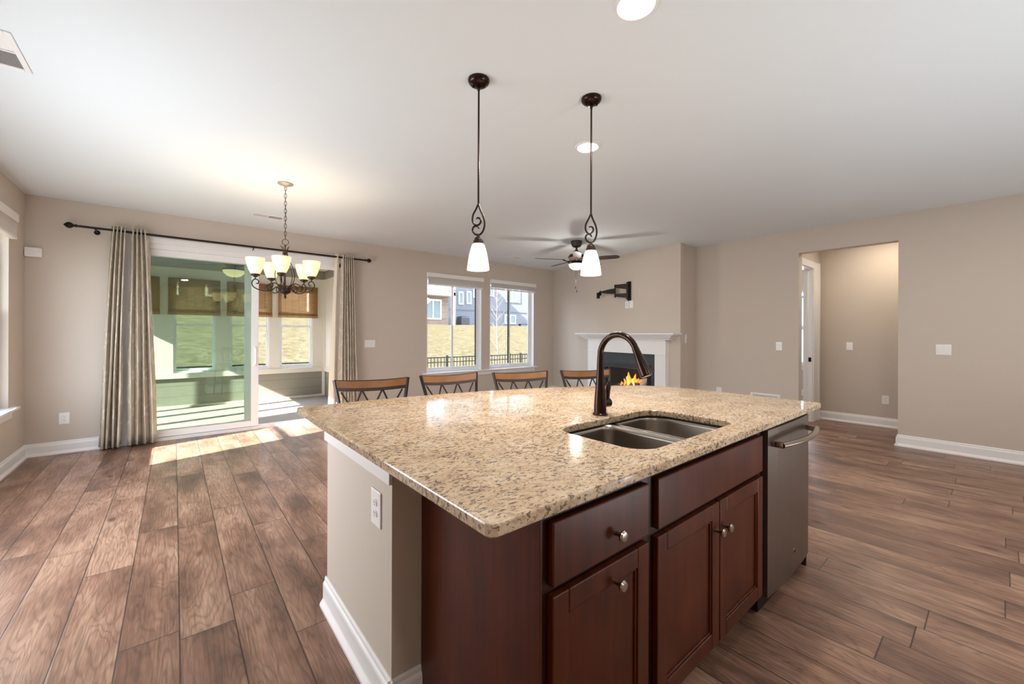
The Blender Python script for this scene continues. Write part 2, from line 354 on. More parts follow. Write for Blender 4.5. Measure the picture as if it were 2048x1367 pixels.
for (a0, a1, z0, z1) in ((0, FS0, 0, CE), (FS1, FL, 0, CE), (FS0, FS1, 0, FZ0), (FS0, FS1, FZ1, CE)):
    b.prism([fpt(a0, 0), fpt(a1, 0), fpt(a1, -.06), fpt(a0, -.06)], z0, z1)
st(b, 'wall_chimney', 'wall')
b = B(); b.prism([(FB.x, 3.2), (6.6, 3.2), (6.6, 3.3), (FB.x + .05, 3.3)], 0, CE); st(b, 'wall_return', 'wall')
b = grid_wall(B(), 'x', XR, XR + .14, YF, 3.2, 0, CE, [(.775, 1.77, 0, 2.425)]); st(b, 'wall_right', 'wall')
b = B(); b.box(XL, 7.9, YF - .1, YF, 0, CE); st(b, 'wall_front', 'wall')
b = B(); b.box(7.75, 7.87, -1.0, 1.81, 0, CE); st(b, 'wall_hall_back', 'wall')
b = B(); b.box(6.72, 7.75, -1.1, -1.0, 0, CE); st(b, 'wall_hall_near', 'wall')
b = grid_wall(B(), 'y', 1.81, 1.92, 6.72, 10.4, 0, CE, [(6.78, 7.40, 0, 2.32)]); st(b, 'wall_hall_end', 'wall')
b = grid_wall(B(), 'x', 10.4, 10.55, 1.92, 5.5, 0, CE, [(2.2, 3.5, .66, 2.28)]); st(b, 'wall_study_far', 'wall')
b = B(); b.box(6.72, 10.4, 5.4, 5.5, 0, CE); st(b, 'wall_study_side', 'wall')
b = B(); b.box(6.84, 6.94, 3.3, 5.4, 0, CE); st(b, 'wall_study_near', 'wall')
# baseboards
def base(name, p, q, out):
    st(rail(B(), p, q, out, BASE), name, 'trim')
base('baseboard_left', (XL, YF), (XL, YB), (1, 0))
base('baseboard_back', (XL, YB), (SX0 - .07, YB), (0, -1))
base('baseboard_back_right', (SX1 + .07, YB), (6.58, YB), (0, -1))
base('baseboard_chimney_left', fpt(0, 0), fpt(1.25, 0), tuple(-n2)); base('baseboard_chimney_right', fpt(3.12, 0), fpt(FL, 0), tuple(-n2))
base('baseboard_return', (FB.x, 3.2), (XR, 3.2), (0, -1))
base('baseboard_right', (XR, YF), (XR, .775), (-1, 0)); base('baseboard_right_far', (XR, 1.77), (XR, 3.2), (-1, 0))
b = rail(B(), (XR - .03, .775), (XR + .14, .775), (0, 1), BASE); st(b, 'baseboard_jamb', 'trim')
base('baseboard_hall', (7.75, -1.0), (7.75, 1.81), (-1, 0)); base('baseboard_study', (10.4, 1.92), (10.4, 5.4), (-1, 0))

# ------------------------------------------------------------------ sliding patio door
b = B()
y0, y1 = YB - .02, YB + .16
b.box(SX0 - .075, SX0, YB - .018, YB, 0, SZ + .075, .004); b.box(SX1, SX1 + .075, YB - .018, YB, 0, SZ + .075, .004); b.box(SX0, SX1, YB - .018, YB, SZ, SZ + .075, .004)
b.box(SX0, SX0 + .05, YB, YB + .15, 0, SZ); b.box(SX1 - .05, SX1, YB, YB + .15, 0, SZ); b.box(SX0, SX1, YB, YB + .15, SZ - .06, SZ)
b.box(SX0, SX1, YB - .01, YB + .15, 0, .035)
b.box(SX0 + .05, SX1 - .05, YB + .07, YB + .076, SZ - .1, SZ - .06); b.box(SX0 + .05, SX1 - .05, YB + .05, YB + .06, .035, .05)
door = st(b, 'door_1', 'trim')
def panel(x0, x1, y, name, pane_mat):
    b = B(); s = .085
    b.box(x0, x0 + s, y - .02, y + .02, .04, SZ - .06, .004); b.box(x1 - s, x1, y - .02, y + .02, .04, SZ - .06, .004)
    b.box(x0 + s, x1 - s, y - .02, y + .02, .04, .115, .004); b.box(x0 + s, x1 - s, y - .02, y + .02, SZ - .14, SZ - .06, .004)
    p = b.done(name, 'trim', door)
    B().box(x0 + s, x1 - s, y - .004, y + .004, .11, SZ - .135).done('glass_pane', pane_mat, p); return p
panel(SX0 + .05, .815, YB + .115, 'fixed_panel', 'green')
ps = panel(SX0 + .09, .885, YB + .045, 'sliding_panel', 'green')
b = B(); b.tube([(.845, YB + .025, .87), (.845, YB - .03, .89), (.845, YB - .035, .99), (.845, YB - .03, 1.09), (.845, YB + .025, 1.11)], .011, 8); b.box(.828, .862, YB + .018, YB + .026, .85, 1.13, .003)
b.done('pull_handle', 'plate', ps, True)

# ------------------------------------------------------------------ windows of the room
def sill(b, x0, x1, y, z):
    b.box(x0, x1, y - .05, y + .08, z - .02, z + .006, .004); b.box(x0 + .02, x1 - .02, y - .014, y, z - .09, z - .02, .003)
for k, (x0, x1) in enumerate((W1, W2)):
    z0, z1, y = .61, 2.385, YB + .085
    b = B(); f = .045
    b.box(x0, x0 + f, y, y + .06, z0, z1, .003); b.box(x1 - f, x1, y, y + .06, z0, z1, .003); b.box(x0 + f, x1 - f, y, y + .06, z0, z0 + f, .003); b.box(x0 + f, x1 - f, y, y + .06, z1 - f, z1, .003)
    wn = st(b, 'window_%d' % (k + 1), 'vinyl')
    xm = (x0 + x1) / 2
    for (a, c, yy) in ((x0 + f, xm + .025, y + .038), (xm - .025, x1 - f, y + .014)):
        b = B(); g = .034
        b.box(a, a + g, yy, yy + .02, z0 + f, z1 - f, .003); b.box(c - g, c, yy, yy + .02, z0 + f, z1 - f, .003); b.box(a + g, c - g, yy, yy + .02, z0 + f, z0 + f + g, .003); b.box(a + g, c - g, yy, yy + .02, z1 - f - g, z1 - f, .003)
        s_ = b.done('sash', 'vinyl', wn); B().box(a + g, c - g, yy + .007, yy + .013, z0 + f + g, z1 - f - g).done('pane', 'clear', s_)
for k, (x0, x1) in enumerate((W1, W2)):
    b = B(); b.box(x1 - .012, x1, YB - .001, YB + .085, .61, 2.385); b.box(x0, x0 + .012, YB - .001, YB + .085, .61, 2.385); b.box(x0 + .012, x1 - .012, YB - .001, YB + .085, 2.373, 2.385); st(b, 'trim_%d' % (6 + k), 'trim')
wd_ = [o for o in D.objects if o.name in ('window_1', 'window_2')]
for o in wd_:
    g0, g1 = ((4.508, 4.532) if o.name == 'window_1' else (5.330, 5.362)); B().box(g0, g1, YB + .094, YB + .099, .70, 2.30).done('sash_shade_strip', 'sash_shade', o)  # dark strips paint in the shaded side of the sash
b = B(); b.box(3.34, 6.05, YB - .055, YB + .085, .585, .609, .004); b.box(3.38, 6.01, YB - .016, YB, .515, .585, .004); st(b, 'trim_1', 'trim')
def blind(x0, x1, zt, zb, label):
    t = thing('window_blind', label, 'blind', ((x0 + x1) / 2, YB - .02, zt), 0, 'raised blinds on the two back windows'); h = (x1 - x0) / 2
    B().box(-h, h, -.035, .018, -.075, 0, .006).done('valance', 'slat', t)
    b = B(); z = -.08; i = 0
    while zt + z > zb + .03:
        b.box(-h + .02, h - .02, -.03 + .002 * (i % 2), .016, z - .004, z, .001); z -= .0085; i += 1
    b.done('slat_stack', 'slat', t); B().box(-h + .02, h - .02, -.03, .017, zb - zt, zb - zt + .024, .004).done('bottom_rail', 'slat', t)
    B().tube([(h * .55, -.034, -.07), (h * .55, -.036, zb - zt - .02)], .0025, 6).done('ladder_cord', 'plate', t)
blind(W1[0] - .01, W1[1] + .02, 2.385, 2.17, 'white slatted blind raised above the left back window')
blind(W2[0] - .01, W2[1] + .02, 2.385, 2.19, 'white slatted blind raised above the right back window, near the corner')
# left wall window
b = B(); x, z0, z1, a, c, f = XL - .125, .59, 2.37, 5.0, 5.95, .045
b.box(x, x + .06, a, a + f, z0, z1); b.box(x, x + .06, c - f, c, z0, z1); b.box(x, x + .06, a + f, c - f, z0, z0 + f); b.box(x, x + .06, a + f, c - f, z1 - f, z1)
wn = st(b, 'window_3', 'vinyl')
for (za, zb, xx) in ((z0 + f, 1.49, x + .03), (1.46, z1 - f, x + .008)):
    b = B(); g = .036
    b.box(xx, xx + .02, a + f, a + f + g, za, zb); b.box(xx, xx + .02, c - f - g, c - f, za, zb); b.box(xx, xx + .02, a + f + g, c - f - g, za, za + g); b.box(xx, xx + .02, a + f + g, c - f - g, zb - g, zb)
    s_ = b.done('sash', 'vinyl', wn); B().box(xx + .007, xx + .013, a + f + g, c - f - g, za + g, zb - g).done('pane', 'clear', s_)
b = B(); b.box(XL - .065, XL + .06, 4.9, 6.04, .568, .592, .004); b.box(XL, XL + .016, 4.95, 6.0, .49, .568, .004); st(b, 'trim_2', 'trim')
t = thing('window_blind', 'white slatted blind raised above the window in the left wall', 'blind', (XL + .02, 5.47, 2.42))
B().box(-.018, .04, -.49, .50, -.08, 0, .006).done('valance', 'slat', t)
b = B()
for i in range(15): b.box(-.016, .032 - .002 * (i % 2), -.47, .48, -.09 - i * .0085, -.086 - i * .0085, .001)
b.done('slat_stack', 'slat', t); B().box(-.016, .033, -.47, .48, -.24, -.215, .004).done('bottom_rail', 'slat', t)

# ------------------------------------------------------------------ curtains and rod
t = thing('curtain_rod', 'long dark bronze curtain rod with lantern finials over the patio door', 'curtain rod', (.75, 6.36, 2.45))
B().tube([(-1.56, 0, 0), (1.54, 0, 0)], .0125, 14).done('pole', 'irond', t, True)
for sx in (-1, 1):
    b = B(); x = sx * 1.55 + (-.01 if sx < 0 else -.01)
    b.lathe([(0, 0), (.016, .002), (.018, .012), (.012, .02), (.014, .026), (.03, .045), (.034, .06), (.028, .078), (.012, .094), (0, .105)], n=12, mat=Matrix.Translation((x, 0, 0)) @ Matrix.Rotation(sx * PI / 2, 4, 'Y'))
    b.done('finial', 'irond', t, True)
for x in (-1.42, .055, 1.30):
    b = B(); b.tube([(x, 0, -.016), (x, .04, -.03), (x, .108, -.03)], .006, 8); b.lathe([(.026, 0), (.026, .006), (0, .006)], n=16, mat=Matrix.Translation((x, .108, -.03)) @ Matrix.Rotation(PI / 2, 4, 'X')); b.box(x - .008, x + .008, -.016, .016, -.022, -.01)
    b.done('bracket', 'irond', t, True)
def curtain(label, xt0, xt1, xb0, xb1, zt, zb, n, at, ab, mat, yc=6.36, ph=0, slack=0.0):
    b = B(); NU, NV = n * 14, 26; rows = []; uvs = []
    for j in range(NV + 1):
        v = j / NV; z = zt + (zb - zt) * v; e = v ** .8; row = []
        for i in range(NU + 1):
            u = i / NU; wv = 2 * PI * n * u + ph + .5 * math.sin(3 * v + 5 * u) * e
            x = (xt0 + (xt1 - xt0) * u) * (1 - e) + (xb0 + (xb1 - xb0) * u) * e + .006 * math.sin(7 * v + 9 * u) * e
            a = at + (ab - at) * e; y = yc + a * math.sin(wv) + .012 * math.sin(2.3 * wv + 4 * v) * e
            x += .35 * a * math.sin(2 * wv) * .5
            row.append(b.bm.verts.new((x, min(y, 6.443), z + (.012 * math.cos(wv) * e if j == NV else 0))))
        rows.append(row)
    uvl = b.bm.loops.layers.uv.new('UVMap'); W_ = n * .19
    for j in range(NV):
        for i in range(NU):
            f = b.bm.faces.new((rows[j][i], rows[j][i + 1], rows[j + 1][i + 1], rows[j + 1][i]))
            for lp, (uu, vv) in zip(f.loops, ((i, j), (i + 1, j), (i + 1, j + 1), (i, j + 1))): lp[uvl].uv = (uu / NU * W_, vv / NV * (zt - zb))
    o = b.done('curtain', mat, None, True); md = o.modifiers.new('thickness', 'SOLIDIFY'); md.thickness = .003; md.offset = 0
    tag(o, label, 'curtain', 'curtains beside the patio door'); return o
curtain('patterned beige curtain hanging furthest left, next to the bare wall', -.545, -.425, -.65, -.475, 2.50, .025, 4, .046, .074, 'cloth')
curtain('patterned beige curtain hanging against the left edge of the patio door glass', -.385, -.255, -.43, -.165, 2.50, .03, 4, .046, .070, 'cloth', ph=1.0)
curtain('smooth cream curtain hanging over the right edge of the patio door', 1.85, 1.915, 1.76, 1.87, 2.50, .03, 1, .018, .04, 'lining', ph=2.0)
curtain('tightly pleated beige curtain furthest right, next to the light switch', 1.935, 2.10, 1.90, 2.18, 2.50, .03, 6, .038, .05, 'cloth', ph=.4)

# ------------------------------------------------------------------ wall plates, vents
def plate(kind, label, loc, rz, w=.075, h=.118, n=1, group=None):
    """rz turns local -y to face the room"""
    name = {'outlet': 'outlet', 'rocker': 'light_switch', 'blank': 'wall_plate', 'cable': 'cable_plate'}[kind]; cat = {'outlet': 'outlet', 'rocker': 'light switch', 'blank': 'wall plate', 'cable': 'wall plate'}[kind]
    t = thing(name, label, cat, loc, rz, group); w = w + .046 * (n - 1)
    B().box(-w / 2, w / 2, -.006, 0, -h / 2, h / 2, .0025).done('cover_plate', 'plate', t)
    if kind == 'rocker':
        for i in range(n):
            x = (i - (n - 1) / 2) * .046
            b = B(); b.box(x - .0165, x + .0165, -.0105, -.005, -.033, .033, .002); b.box(x - .015, x + .015, -.0125, -.009, .002, .031, .001); b.done('rocker', 'plate', t)
    if kind in ('outlet', 'cable'):
        for s in (-1, 1):
            b = B(); z = s * .0195
            b.prism([(.0165 * math.cos(a) , .0145 * math.sin(a)) for a in [2 * PI * i / 14 for i in range(14)]], 0, .003, mat=Matrix.Translation((0, -.006, z)) @ Matrix.Rotation(PI / 2, 4, 'X')); r = b.done('receptacle', 'plate', t)
            if kind == 'outlet':
                b = B(); b.box(-.0075, -.0055, -.0095, -.0085, z - .001, z + .008); b.box(.0055, .0075, -.0095, -.0085, z, z + .007); b.box(-.0022, .0022, -.0095, -.0085, z - .009, z - .005); b.done('slots', 'hole', r)
            else: B().box(-.005, .005, -.012, -.0085, z - .005, z + .005, .001).done('jack', 'hole', r)
    return t
plate('outlet', 'white outlet low on the back wall beside the left curtain', (-.915, YB, .375), 0, .08, .125)
plate('rocker', 'white triple switch plate on the back wall right of the curtains', (2.41, YB, 1.14), 0, n=3)
RZR = -PI / 2   # local -y faces -x
plate('rocker', 'white switch on the right wall just left of the hall opening', (XR, 2.005, 1.143), RZR)
plate('rocker', 'white double switch plate on the right wall beside the hall opening', (XR, .406, 1.143), RZR, n=2)
plate('rocker', 'white switch on the wall inside the hall', (7.75, 1.442, 1.138), RZR)
plate('outlet', 'white outlet low on the wall inside the hall', (7.75, 1.041, .389), RZR)
plate('outlet', 'white outlet low on the right wall, top just above the counter', (XR, 2.826, .42), RZR)
plate('rocker', 'slim switch on the shaded return wall beside the fireplace', (6.243, 3.2, 1.235), 0, .055, .135)
plate('outlet', 'white outlet on the end of the island under the counter', (.565, 1.442, .672), -PI / 2, .088, .128)
FR = math.atan2(n2.y, n2.x) - PI / 2
plate('cable', 'white cable jack plate under the television bracket', fpt(2.205, 0, 1.835), FR, .08, .125)
plate('blank', 'plain white plate beside the cable jack plate under the television bracket', fpt(2.305, 0, 1.84), FR, .085, .135)
t = thing('motion_sensor', 'small white alarm sensor high in the left corner', 'sensor', (-1.135, YB, 2.14))
B().box(-.06, .06, -.05, 0, -.05, .045, .006).done('housing', 'plate', t); B().box(.02, .05, -.054, -.05, .0, .02, .002).done('lens', 'slat', t)
def grille(name, label, loc, lx, ly, rot, n, wall=False):
    """flat register: lx long, ly wide, slats across"""
    t = thing(name, label, 'vent', loc); t.rotation_euler = rot
    b = B(); f = .025
    b.box(-lx / 2, lx / 2, -ly / 2, -ly / 2 + f, -.008, 0, .003); b.box(-lx / 2, lx / 2, ly / 2 - f, ly / 2, -.008, 0, .003); b.box(-lx / 2, -lx / 2 + f, -ly / 2 + f, ly / 2 - f, -.008, 0, .003); b.box(lx / 2 - f, lx / 2, -ly / 2 + f, ly / 2 - f, -.008, 0, .003); b.box(-.008, .008, -ly / 2 + f, ly / 2 - f, -.007, 0)
    b.done('frame', 'trim', t); B().box(-lx / 2 + f, lx / 2 - f, -ly / 2 + f, ly / 2 - f, -.002, 0).done('duct_backing', 'acm', t)
    b = B()
    for i in range(n):
        x = -lx / 2 + f + (lx - 2 * f) * (i + .5) / n; m = Matrix.Translation((x, 0, -.004)) @ Matrix.Rotation(.6 if x < 0 else -.6, 4, 'Y'); b.box(-.004, .004, -ly / 2 + f, ly / 2 - f, -.0008, .0008, mat=m)
    b.done('slats', 'slat', t)
grille('ceiling_vent', 'white ceiling vent cut by the left edge of the picture', (-.735, 3.24, CE), .40, .25, (0, 0, math.radians(90)), 26)
grille('ceiling_vent', 'long white ceiling vent left of the chandelier chain', (.88, 5.76, CE), .36, .16, (0, 0, 0), 24)
grille('ceiling_vent', 'small white ceiling vent above the back windows', (4.85, 5.8, CE), .34, .15, (0, 0, 0), 20)
t = thing('wall_register', 'white return air grille low on the right wall behind the counter', 'vent', (XR, 2.18, .385)); t.rotation_euler = (0, 0, -PI / 2)
b = B(); b.box(-.19, .19, -.01, 0, .04, .07, .003); b.box(-.19, .19, -.01, 0, -.09, -.06, .003); b.box(-.19, -.16, -.01, 0, -.06, .04, .003); b.box(.16, .19, -.01, 0, -.06, .04, .003); b.done('frame', 'trim', t)
B().box(-.16, .16, -.003, 0, -.06, .04).done('duct_backing', 'hole', t)
b = B(); [b.box(-.156 + i * .013, -.149 + i * .013, -.008, -.003, -.058, .038) for i in range(25)]; b.done('slats', 'slat', t)

# ------------------------------------------------------------------ hall door and study beyond
b = B(); b.box(7.372, 7.398, 1.808, 1.925, 0, 2.318); b.box(6.80, 7.372, 1.808, 1.925, 2.29, 2.318); b.box(7.38, 7.66, 1.79, 1.808, 0, 2.40, .004); b.box(7.58, 7.66, 1.778, 1.79, 0, 2.40, .003)
b.box(6.73, 7.38, 1.79, 1.808, 2.30, 2.40, .004); b.box(7.352, 7.372, 1.862, 1.882, 0, 2.28)
dr = st(b, 'door_2', 'trim'); b = B(); b.box(7.368, 7.3725, 1.822, 1.856, .90, .965, .001); b.done('strike_plate', 'brass', dr)
b = B(); x = 10.42; f = .06
b.box(x, x + .08, 2.2, 2.26, .66, 2.28); b.box(x, x + .08, 3.44, 3.5, .66, 2.28); b.box(x, x + .08, 2.2, 3.5, .66, .72); b.box(x, x + .08, 2.2, 3.5, 2.22, 2.28); b.box(x, x + .06, 2.2, 3.5, 1.42, 1.50); b.box(10.36, 10.42, 2.1, 3.6, .63, .66); b.box(10.385, 10.4, 2.12, 3.58, .55, .63)
wn = st(b, 'window_4', 'trim'); B().box(x + .03, x + .036, 2.26, 3.44, .72, 2.22).done('pane', 'clear', wn)
area('hall_lamp', (7.2, .95, 2.70), (0, 0, -1), .16, .16, 7, WARM, 'DISK')
area('study_window_light', (10.3, 3.4, 1.6), (-1, 0, 0), 1.2, 1.4, 45, DAY)

# ------------------------------------------------------------------ island
CZ, CT = .914, .030
far = [(2.852, 1.30), (2.846, 1.43), (2.825, 1.55), (2.79, 1.655), (2.735, 1.745), (2.65, 1.815), (2.55, 1.878), (2.435, 1.94), (2.29, 2.01), (2.09, 2.095), (1.90, 2.165), (1.70, 2.225), (1.50, 2.27), (1.30, 2.305), (1.08, 2.332), (.85, 2.35), (.65, 2.357), (.505, 2.357), (.49, 2.342)]
outer = [(.49, .675), (.496, .661), (.51, .655), (2.835, .655), (2.848, .661), (2.852, .675)] + far
def rrect(x0, x1, y0, y1, r, n=6):
    rs = r if isinstance(r, (tuple, list)) else (r,) * 4; out = []
    for (cx, cy, a0, q) in ((x1, y1, 0, rs[0]), (x0, y1, 90, rs[1]), (x0, y0, 180, rs[2]), (x1, y0, 270, rs[3])):
        cx += -q if cx == x1 else q; cy += -q if cy == y1 else q
        for k in range(n + 1): a = math.radians(a0 + 90 * k / n); out.append((cx + q * math.cos(a), cy + q * math.sin(a)))
    return out
hole = rrect(1.190, 1.915, .750, 1.168, (.10, .10, .09, .06), 8)
def slab():
    b = B(); bm = b.bm
    def loop(pts, z): return [bm.verts.new((x, y, z)) for x, y in pts]
    prof = [(.0025, CZ - CT), (0, CZ - CT + .003), (0, CZ - .005), (.0015, CZ - .0015), (.005, CZ)]   # eased edge: inset, z
    def inset(pts, d, sign):
        out = []; n = len(pts)
        for i in range(n):
            p0, p1, p2 = Vector(pts[i - 1]), Vector(pts[i]), Vector(pts[(i + 1) % n]); t_ = (p2 - p0).normalized(); nn = Vector((-t_.y, t_.x)); out.append(tuple(p1 + nn * d * sign))
        return out
    def skirt(pts, sign):
        rings = [loop(inset(pts, d, sign), z) for d, z in prof]
        for A, C in zip(rings, rings[1:]):
            for i in range(len(A)): bm.faces.new((A[i], A[(i + 1) % len(A)], C[(i + 1) % len(A)], C[i]))
        return rings[0], rings[-1]
    ob, ot = skirt(outer, 1); hb, ht = skirt(hole, -1)
    for O, H in ((ot, ht), (ob, hb)):
        es = [bm.edges.get((O[i], O[(i + 1) % len(O)])) for i in range(len(O))] + [bm.edges.get((H[i], H[(i + 1) % len(H)])) for i in range(len(H))]
        bmesh.ops.triangle_fill(bm, edges=es, use_beauty=True)
    return b
ct = slab().done('countertop', 'granite', None, False)
tag(ct, 'beige speckled granite island countertop with a curved far edge and sink cutout', 'countertop')
# undermount sink
t = thing('kitchen_sink', 'stainless steel double bowl sink set under the island countertop', 'sink', (0, 0, 0))
def bowl(x0, x1, y0, y1, rr):
    b = B(); bm = b.bm; ins = [(0, .883), (.004, .86), (.010, .72), (.022, .695), (.045, .684)]; rings = []
    for d, z in ins:
        pts = rrect(x0 + d, x1 - d, y0 + d, y1 - d, [max(q - d * .4, .02) for q in rr], 6); rings.append([bm.verts.new((x, y, z)) for x, y in pts])
    for A, C in zip(rings, rings[1:]):
        for i in range(len(A)): bm.faces.new((A[i], A[(i + 1) % len(A)], C[(i + 1) % len(A)], C[i]))
    bm.faces.new(rings[-1]); return b
for (x0, x1, rr) in ((1.183, 1.558, (.05, .10, .09, .05)), (1.585, 1.922, (.10, .05, .05, .06))):
    o = bowl(x0, x1, .744, 1.175, rr).done('bowl', 'steel', t, True); m_ = o.modifiers.new('thickness', 'SOLIDIFY'); m_.thickness = .0015; m_.offset = 1
    cx = (x0 + x1) / 2; B().lathe([(.045, .0), (.043, .004), (.030, .002), (.0, .001)], (cx, .98, .6845), 20).done('drain', 'chrome', o, True)
b = B(); b.box(1.559, 1.584, .75, 1.17, .866, .880, .004); b.done('divider', 'steel', t, True)
b = B(); b.prism(rrect(1.165, 1.94, .728, 1.19, .06), .8825, .8838); o = b.done('rim', 'steel', t)
# cut the rim so only a flange remains
bm = bmesh.new(); oo = rrect(1.165, 1.94, .728, 1.19, (.11, .11, .1, .07), 8); ii = hole
O = [bm.verts.new((x, y, .8825)) for x, y in oo]; H = [bm.verts.new((x, y, .8825)) for x, y in ii]
es = [bm.edges.new((O[i], O[(i + 1) % len(O)])) for i in range(len(O))] + [bm.edges.new((H[i], H[(i + 1) % len(H)])) for i in range(len(H))]
bmesh.ops.triangle_fill(bm, edges=es, use_beauty=True); bm.to_mesh(o.data); bm.free(); o.modifiers.new('thickness', 'SOLIDIFY').thickness = .001
# faucet
t = thing('kitchen_faucet', 'tall dark bronze gooseneck faucet behind the island sink', 'faucet', (1.577, 1.232, CZ))
b = B(); arc = [(0, 0, .12), (0, 0, .30)]
cols = [(0, 0, 0), (0, 0, .06), (0, 0, .13), (0, 0, .20), (0, 0, .26)]; rad = [.0305, .029, .023, .0175, .0155]
R_ = .101
for k in range(1, 15):
    a = PI - PI * .89 * k / 14; cols.append((0, -R_ - R_ * math.cos(a), .285 + R_ * math.sin(a))); rad.append(.0145)
b.tube(cols, rad, 18); b.lathe([(.036, 0), (.036, .006), (.031, .01)], n=24); b.done('spout_tube', 'bronze', t, True)
e0 = Vector(cols[-1]); dr_ = (Vector(cols[-1]) - Vector(cols[-2])).normalized()
b = B(); b.tube([e0 - dr_ * .005, e0 + dr_ * .012, e0 + dr_ * .03, e0 + dr_ * .10, e0 + dr_ * .122, e0 + dr_ * .126], [.0155, .0165, .0185, .0255, .026, .022], 20); b.done('spray_head', 'bronze', t, True)
b = B(); b.tube([(.018, 0, .052), (.045, 0, .052), (.064, 0, .053), (.068, 0, .053)], [.021, .021, .0235, .018], 16)
b.tube([(.056, .0, .062), (.062, .004, .10), (.072, .006, .135), (.080, .006, .155)], [.010, .0125, .0125, .006], 10); b.done('lever_handle', 'bronze', t, True)

# cabinets
YFc = .705
def knob(parent, x, z):
    b = B(); b.lathe([(.0065, 0), (.0055, .012), (.008, .018), (.0155, .023), (.0165, .028), (.013, .033), (0, .035)], n=18, mat=Matrix.Translation((x, .685, z)) @ Matrix.Rotation(PI / 2, 4, 'X')); return b.done('knob', 'chrome', parent, True)
def slabfront(name, parent, x0, x1, z0, z1):
    b = B(); b.box(x0, x1, .685, YFc, z0, z1, .0045, 3); return b.done(name, 'cherry', parent)
def shaker(parent, x0, x1, z0, z1):
    b = B(); s = .058
    b.box(x0, x0 + s, .685, YFc, z0, z1, .003); b.box(x1 - s, x1, .685, YFc, z0, z1, .003); b.box(x0 + s, x1 - s, .685, YFc, z0, z0 + s, .003); b.box(x0 + s, x1 - s, .685, YFc, z1 - s, z1, .003)
    b.box(x0 + s, x1 - s, .696, YFc, z0 + s, z1 - s)
    for (a, c, d, e) in ((x0 + s, x0 + s + .008, z0 + s, z1 - s), (x1 - s - .008, x1 - s, z0 + s, z1 - s), (x0 + s, x1 - s, z0 + s, z0 + s + .008), (x0 + s, x1 - s, z1 - s - .008, z1 - s)): b.box(a, c, .690, .698, d, e, .002)
    return b.done('door', 'cherry', parent)
t = thing('base_cabinet', 'dark cherry cabinet with one drawer over one door, nearest end of the island', 'cabinet', (0, 0, 0))
b = B(); b.box(.68, 1.142, YFc, 1.30, .10, .884); b.box(.70, 1.142, .78, 1.29, 0, .10); b.done('body', 'frame_dark', t)
B().box(.672, .68, YFc - .003, 1.305, 0, .884, .001).done('end_panel', 'cherry', t)
d_ = slabfront('drawer', t, .70, 1.117, .688, .846); knob(d_, .945, .748)
d_ = shaker(t, .70, 1.117, .125, .667); knob(d_, .945, .612)
t = thing('base_cabinet', 'dark cherry sink cabinet with two doors under a false drawer front', 'cabinet', (0, 0, 0))
b = B(); b.box(1.144, 2.065, YFc, .722, .10, .884); b.box(1.144, 1.16, .722, 1.30, .10, .884); b.box(2.049, 2.065, .722, 1.30, .10, .884); b.box(1.16, 2.049, 1.28, 1.30, .10, .884); b.box(1.16, 2.049, .722, 1.28, .10, .12); b.box(1.144, 2.065, .78, 1.29, 0, .10); b.done('body', 'frame_dark', t)
slabfront('false_front', t, 1.17, 2.044, .686, .847)
d_ = shaker(t, 1.167, 1.604, .125, .664); knob(d_, 1.630 - .055, .562)
d_ = shaker(t, 1.611, 2.046, .125, .664); knob(d_, 1.695 - .055, .561)
# dishwasher
t = thing('dishwasher', 'stainless steel dishwasher with bar handle at the far end of the island', 'dishwasher', (0, 0, 0))
b = B(); b.box(2.075, 2.735, .715, 1.29, .02, .875); b.box(2.10, 2.72, .77, .80, 0, .10); b.done('tub_body', 'black', t)
b = B(); pts = [(2.10, .715), (2.10, .683), (2.22, .677), (2.41, .674), (2.60, .677), (2.715, .683), (2.715, .715)]
b.prism(pts, .087, .862, .003); dd = b.done('door_panel', 'dw', t)
b = B(); pth = []
for k in range(17):
    a = k / 16; x = 2.135 + .545 * a; pth.append((x, .668 - .012 - .052 * math.sin(PI * (.12 + .76 * a)), .795))
b.tube(pth, .0135, 14); b.box(2.133, 2.158, .632, .682, .782, .808, .003); b.box(2.657, 2.682, .632, .682, .782, .808, .003); b.done('handle', 'chrome', t, True)
b = B(); b.lathe([(.016, 0), (.016, .002), (.014, .003), (0, .003)], n=20, mat=Matrix.Translation((2.444, .6745, .195)) @ Matrix.Rotation(PI / 2, 4, 'X')); b.done('round_badge', 'chrome', dd, True)
b = B()
for k, (px, pr) in enumerate(((-.004, .0045), (.004, .0045))):
    b.tube([(2.444 + px + pr * math.cos(a), .6709, .195 + pr * math.sin(a)) for a in [2 * PI * i / 12 for i in range(12)]], .0007, 5, close=True)
b.done('monogram', 'hole', dd)
B().box(2.74, 2.757, .70, 1.30, 0, .884, .001).done('side_panel', 'cherry', t)
# drywalled knee wall carrying the bar overhang
kp = [(.565, 1.31), (2.757, 1.31), (2.62, 1.40), (2.25, 1.60), (1.9, 1.76), (1.5, 1.93), (1.15, 2.06), (.565, 2.06)]
t = thing('island_knee_wall', 'painted grey knee wall with white baseboard holding up the island overhang', 'knee wall', (0, 0, 0))
B().prism(kp, 0, .884).done('drywall', 'wall', t)
b = B()
rail(b, (.565, 1.295), (.565, 2.075), (-1, 0), BASE); rail(b, (.55, 1.31), (.672, 1.31), (0, -1), BASE)
for p, q in zip(kp[1:-1], kp[2:]):
    v = Vector(q) - Vector(p); rail(b, p, q, (v.y, -v.x) if True else 0, BASE)
b.done('baseboard', 'trim', t)
b = B(); b.box(.552, .565, 1.305, 2.07, .792, .884, .002); b.box(.546, .565, 1.303, 2.07, .84, .884, .003); b.done('cap_trim', 'trim', t)

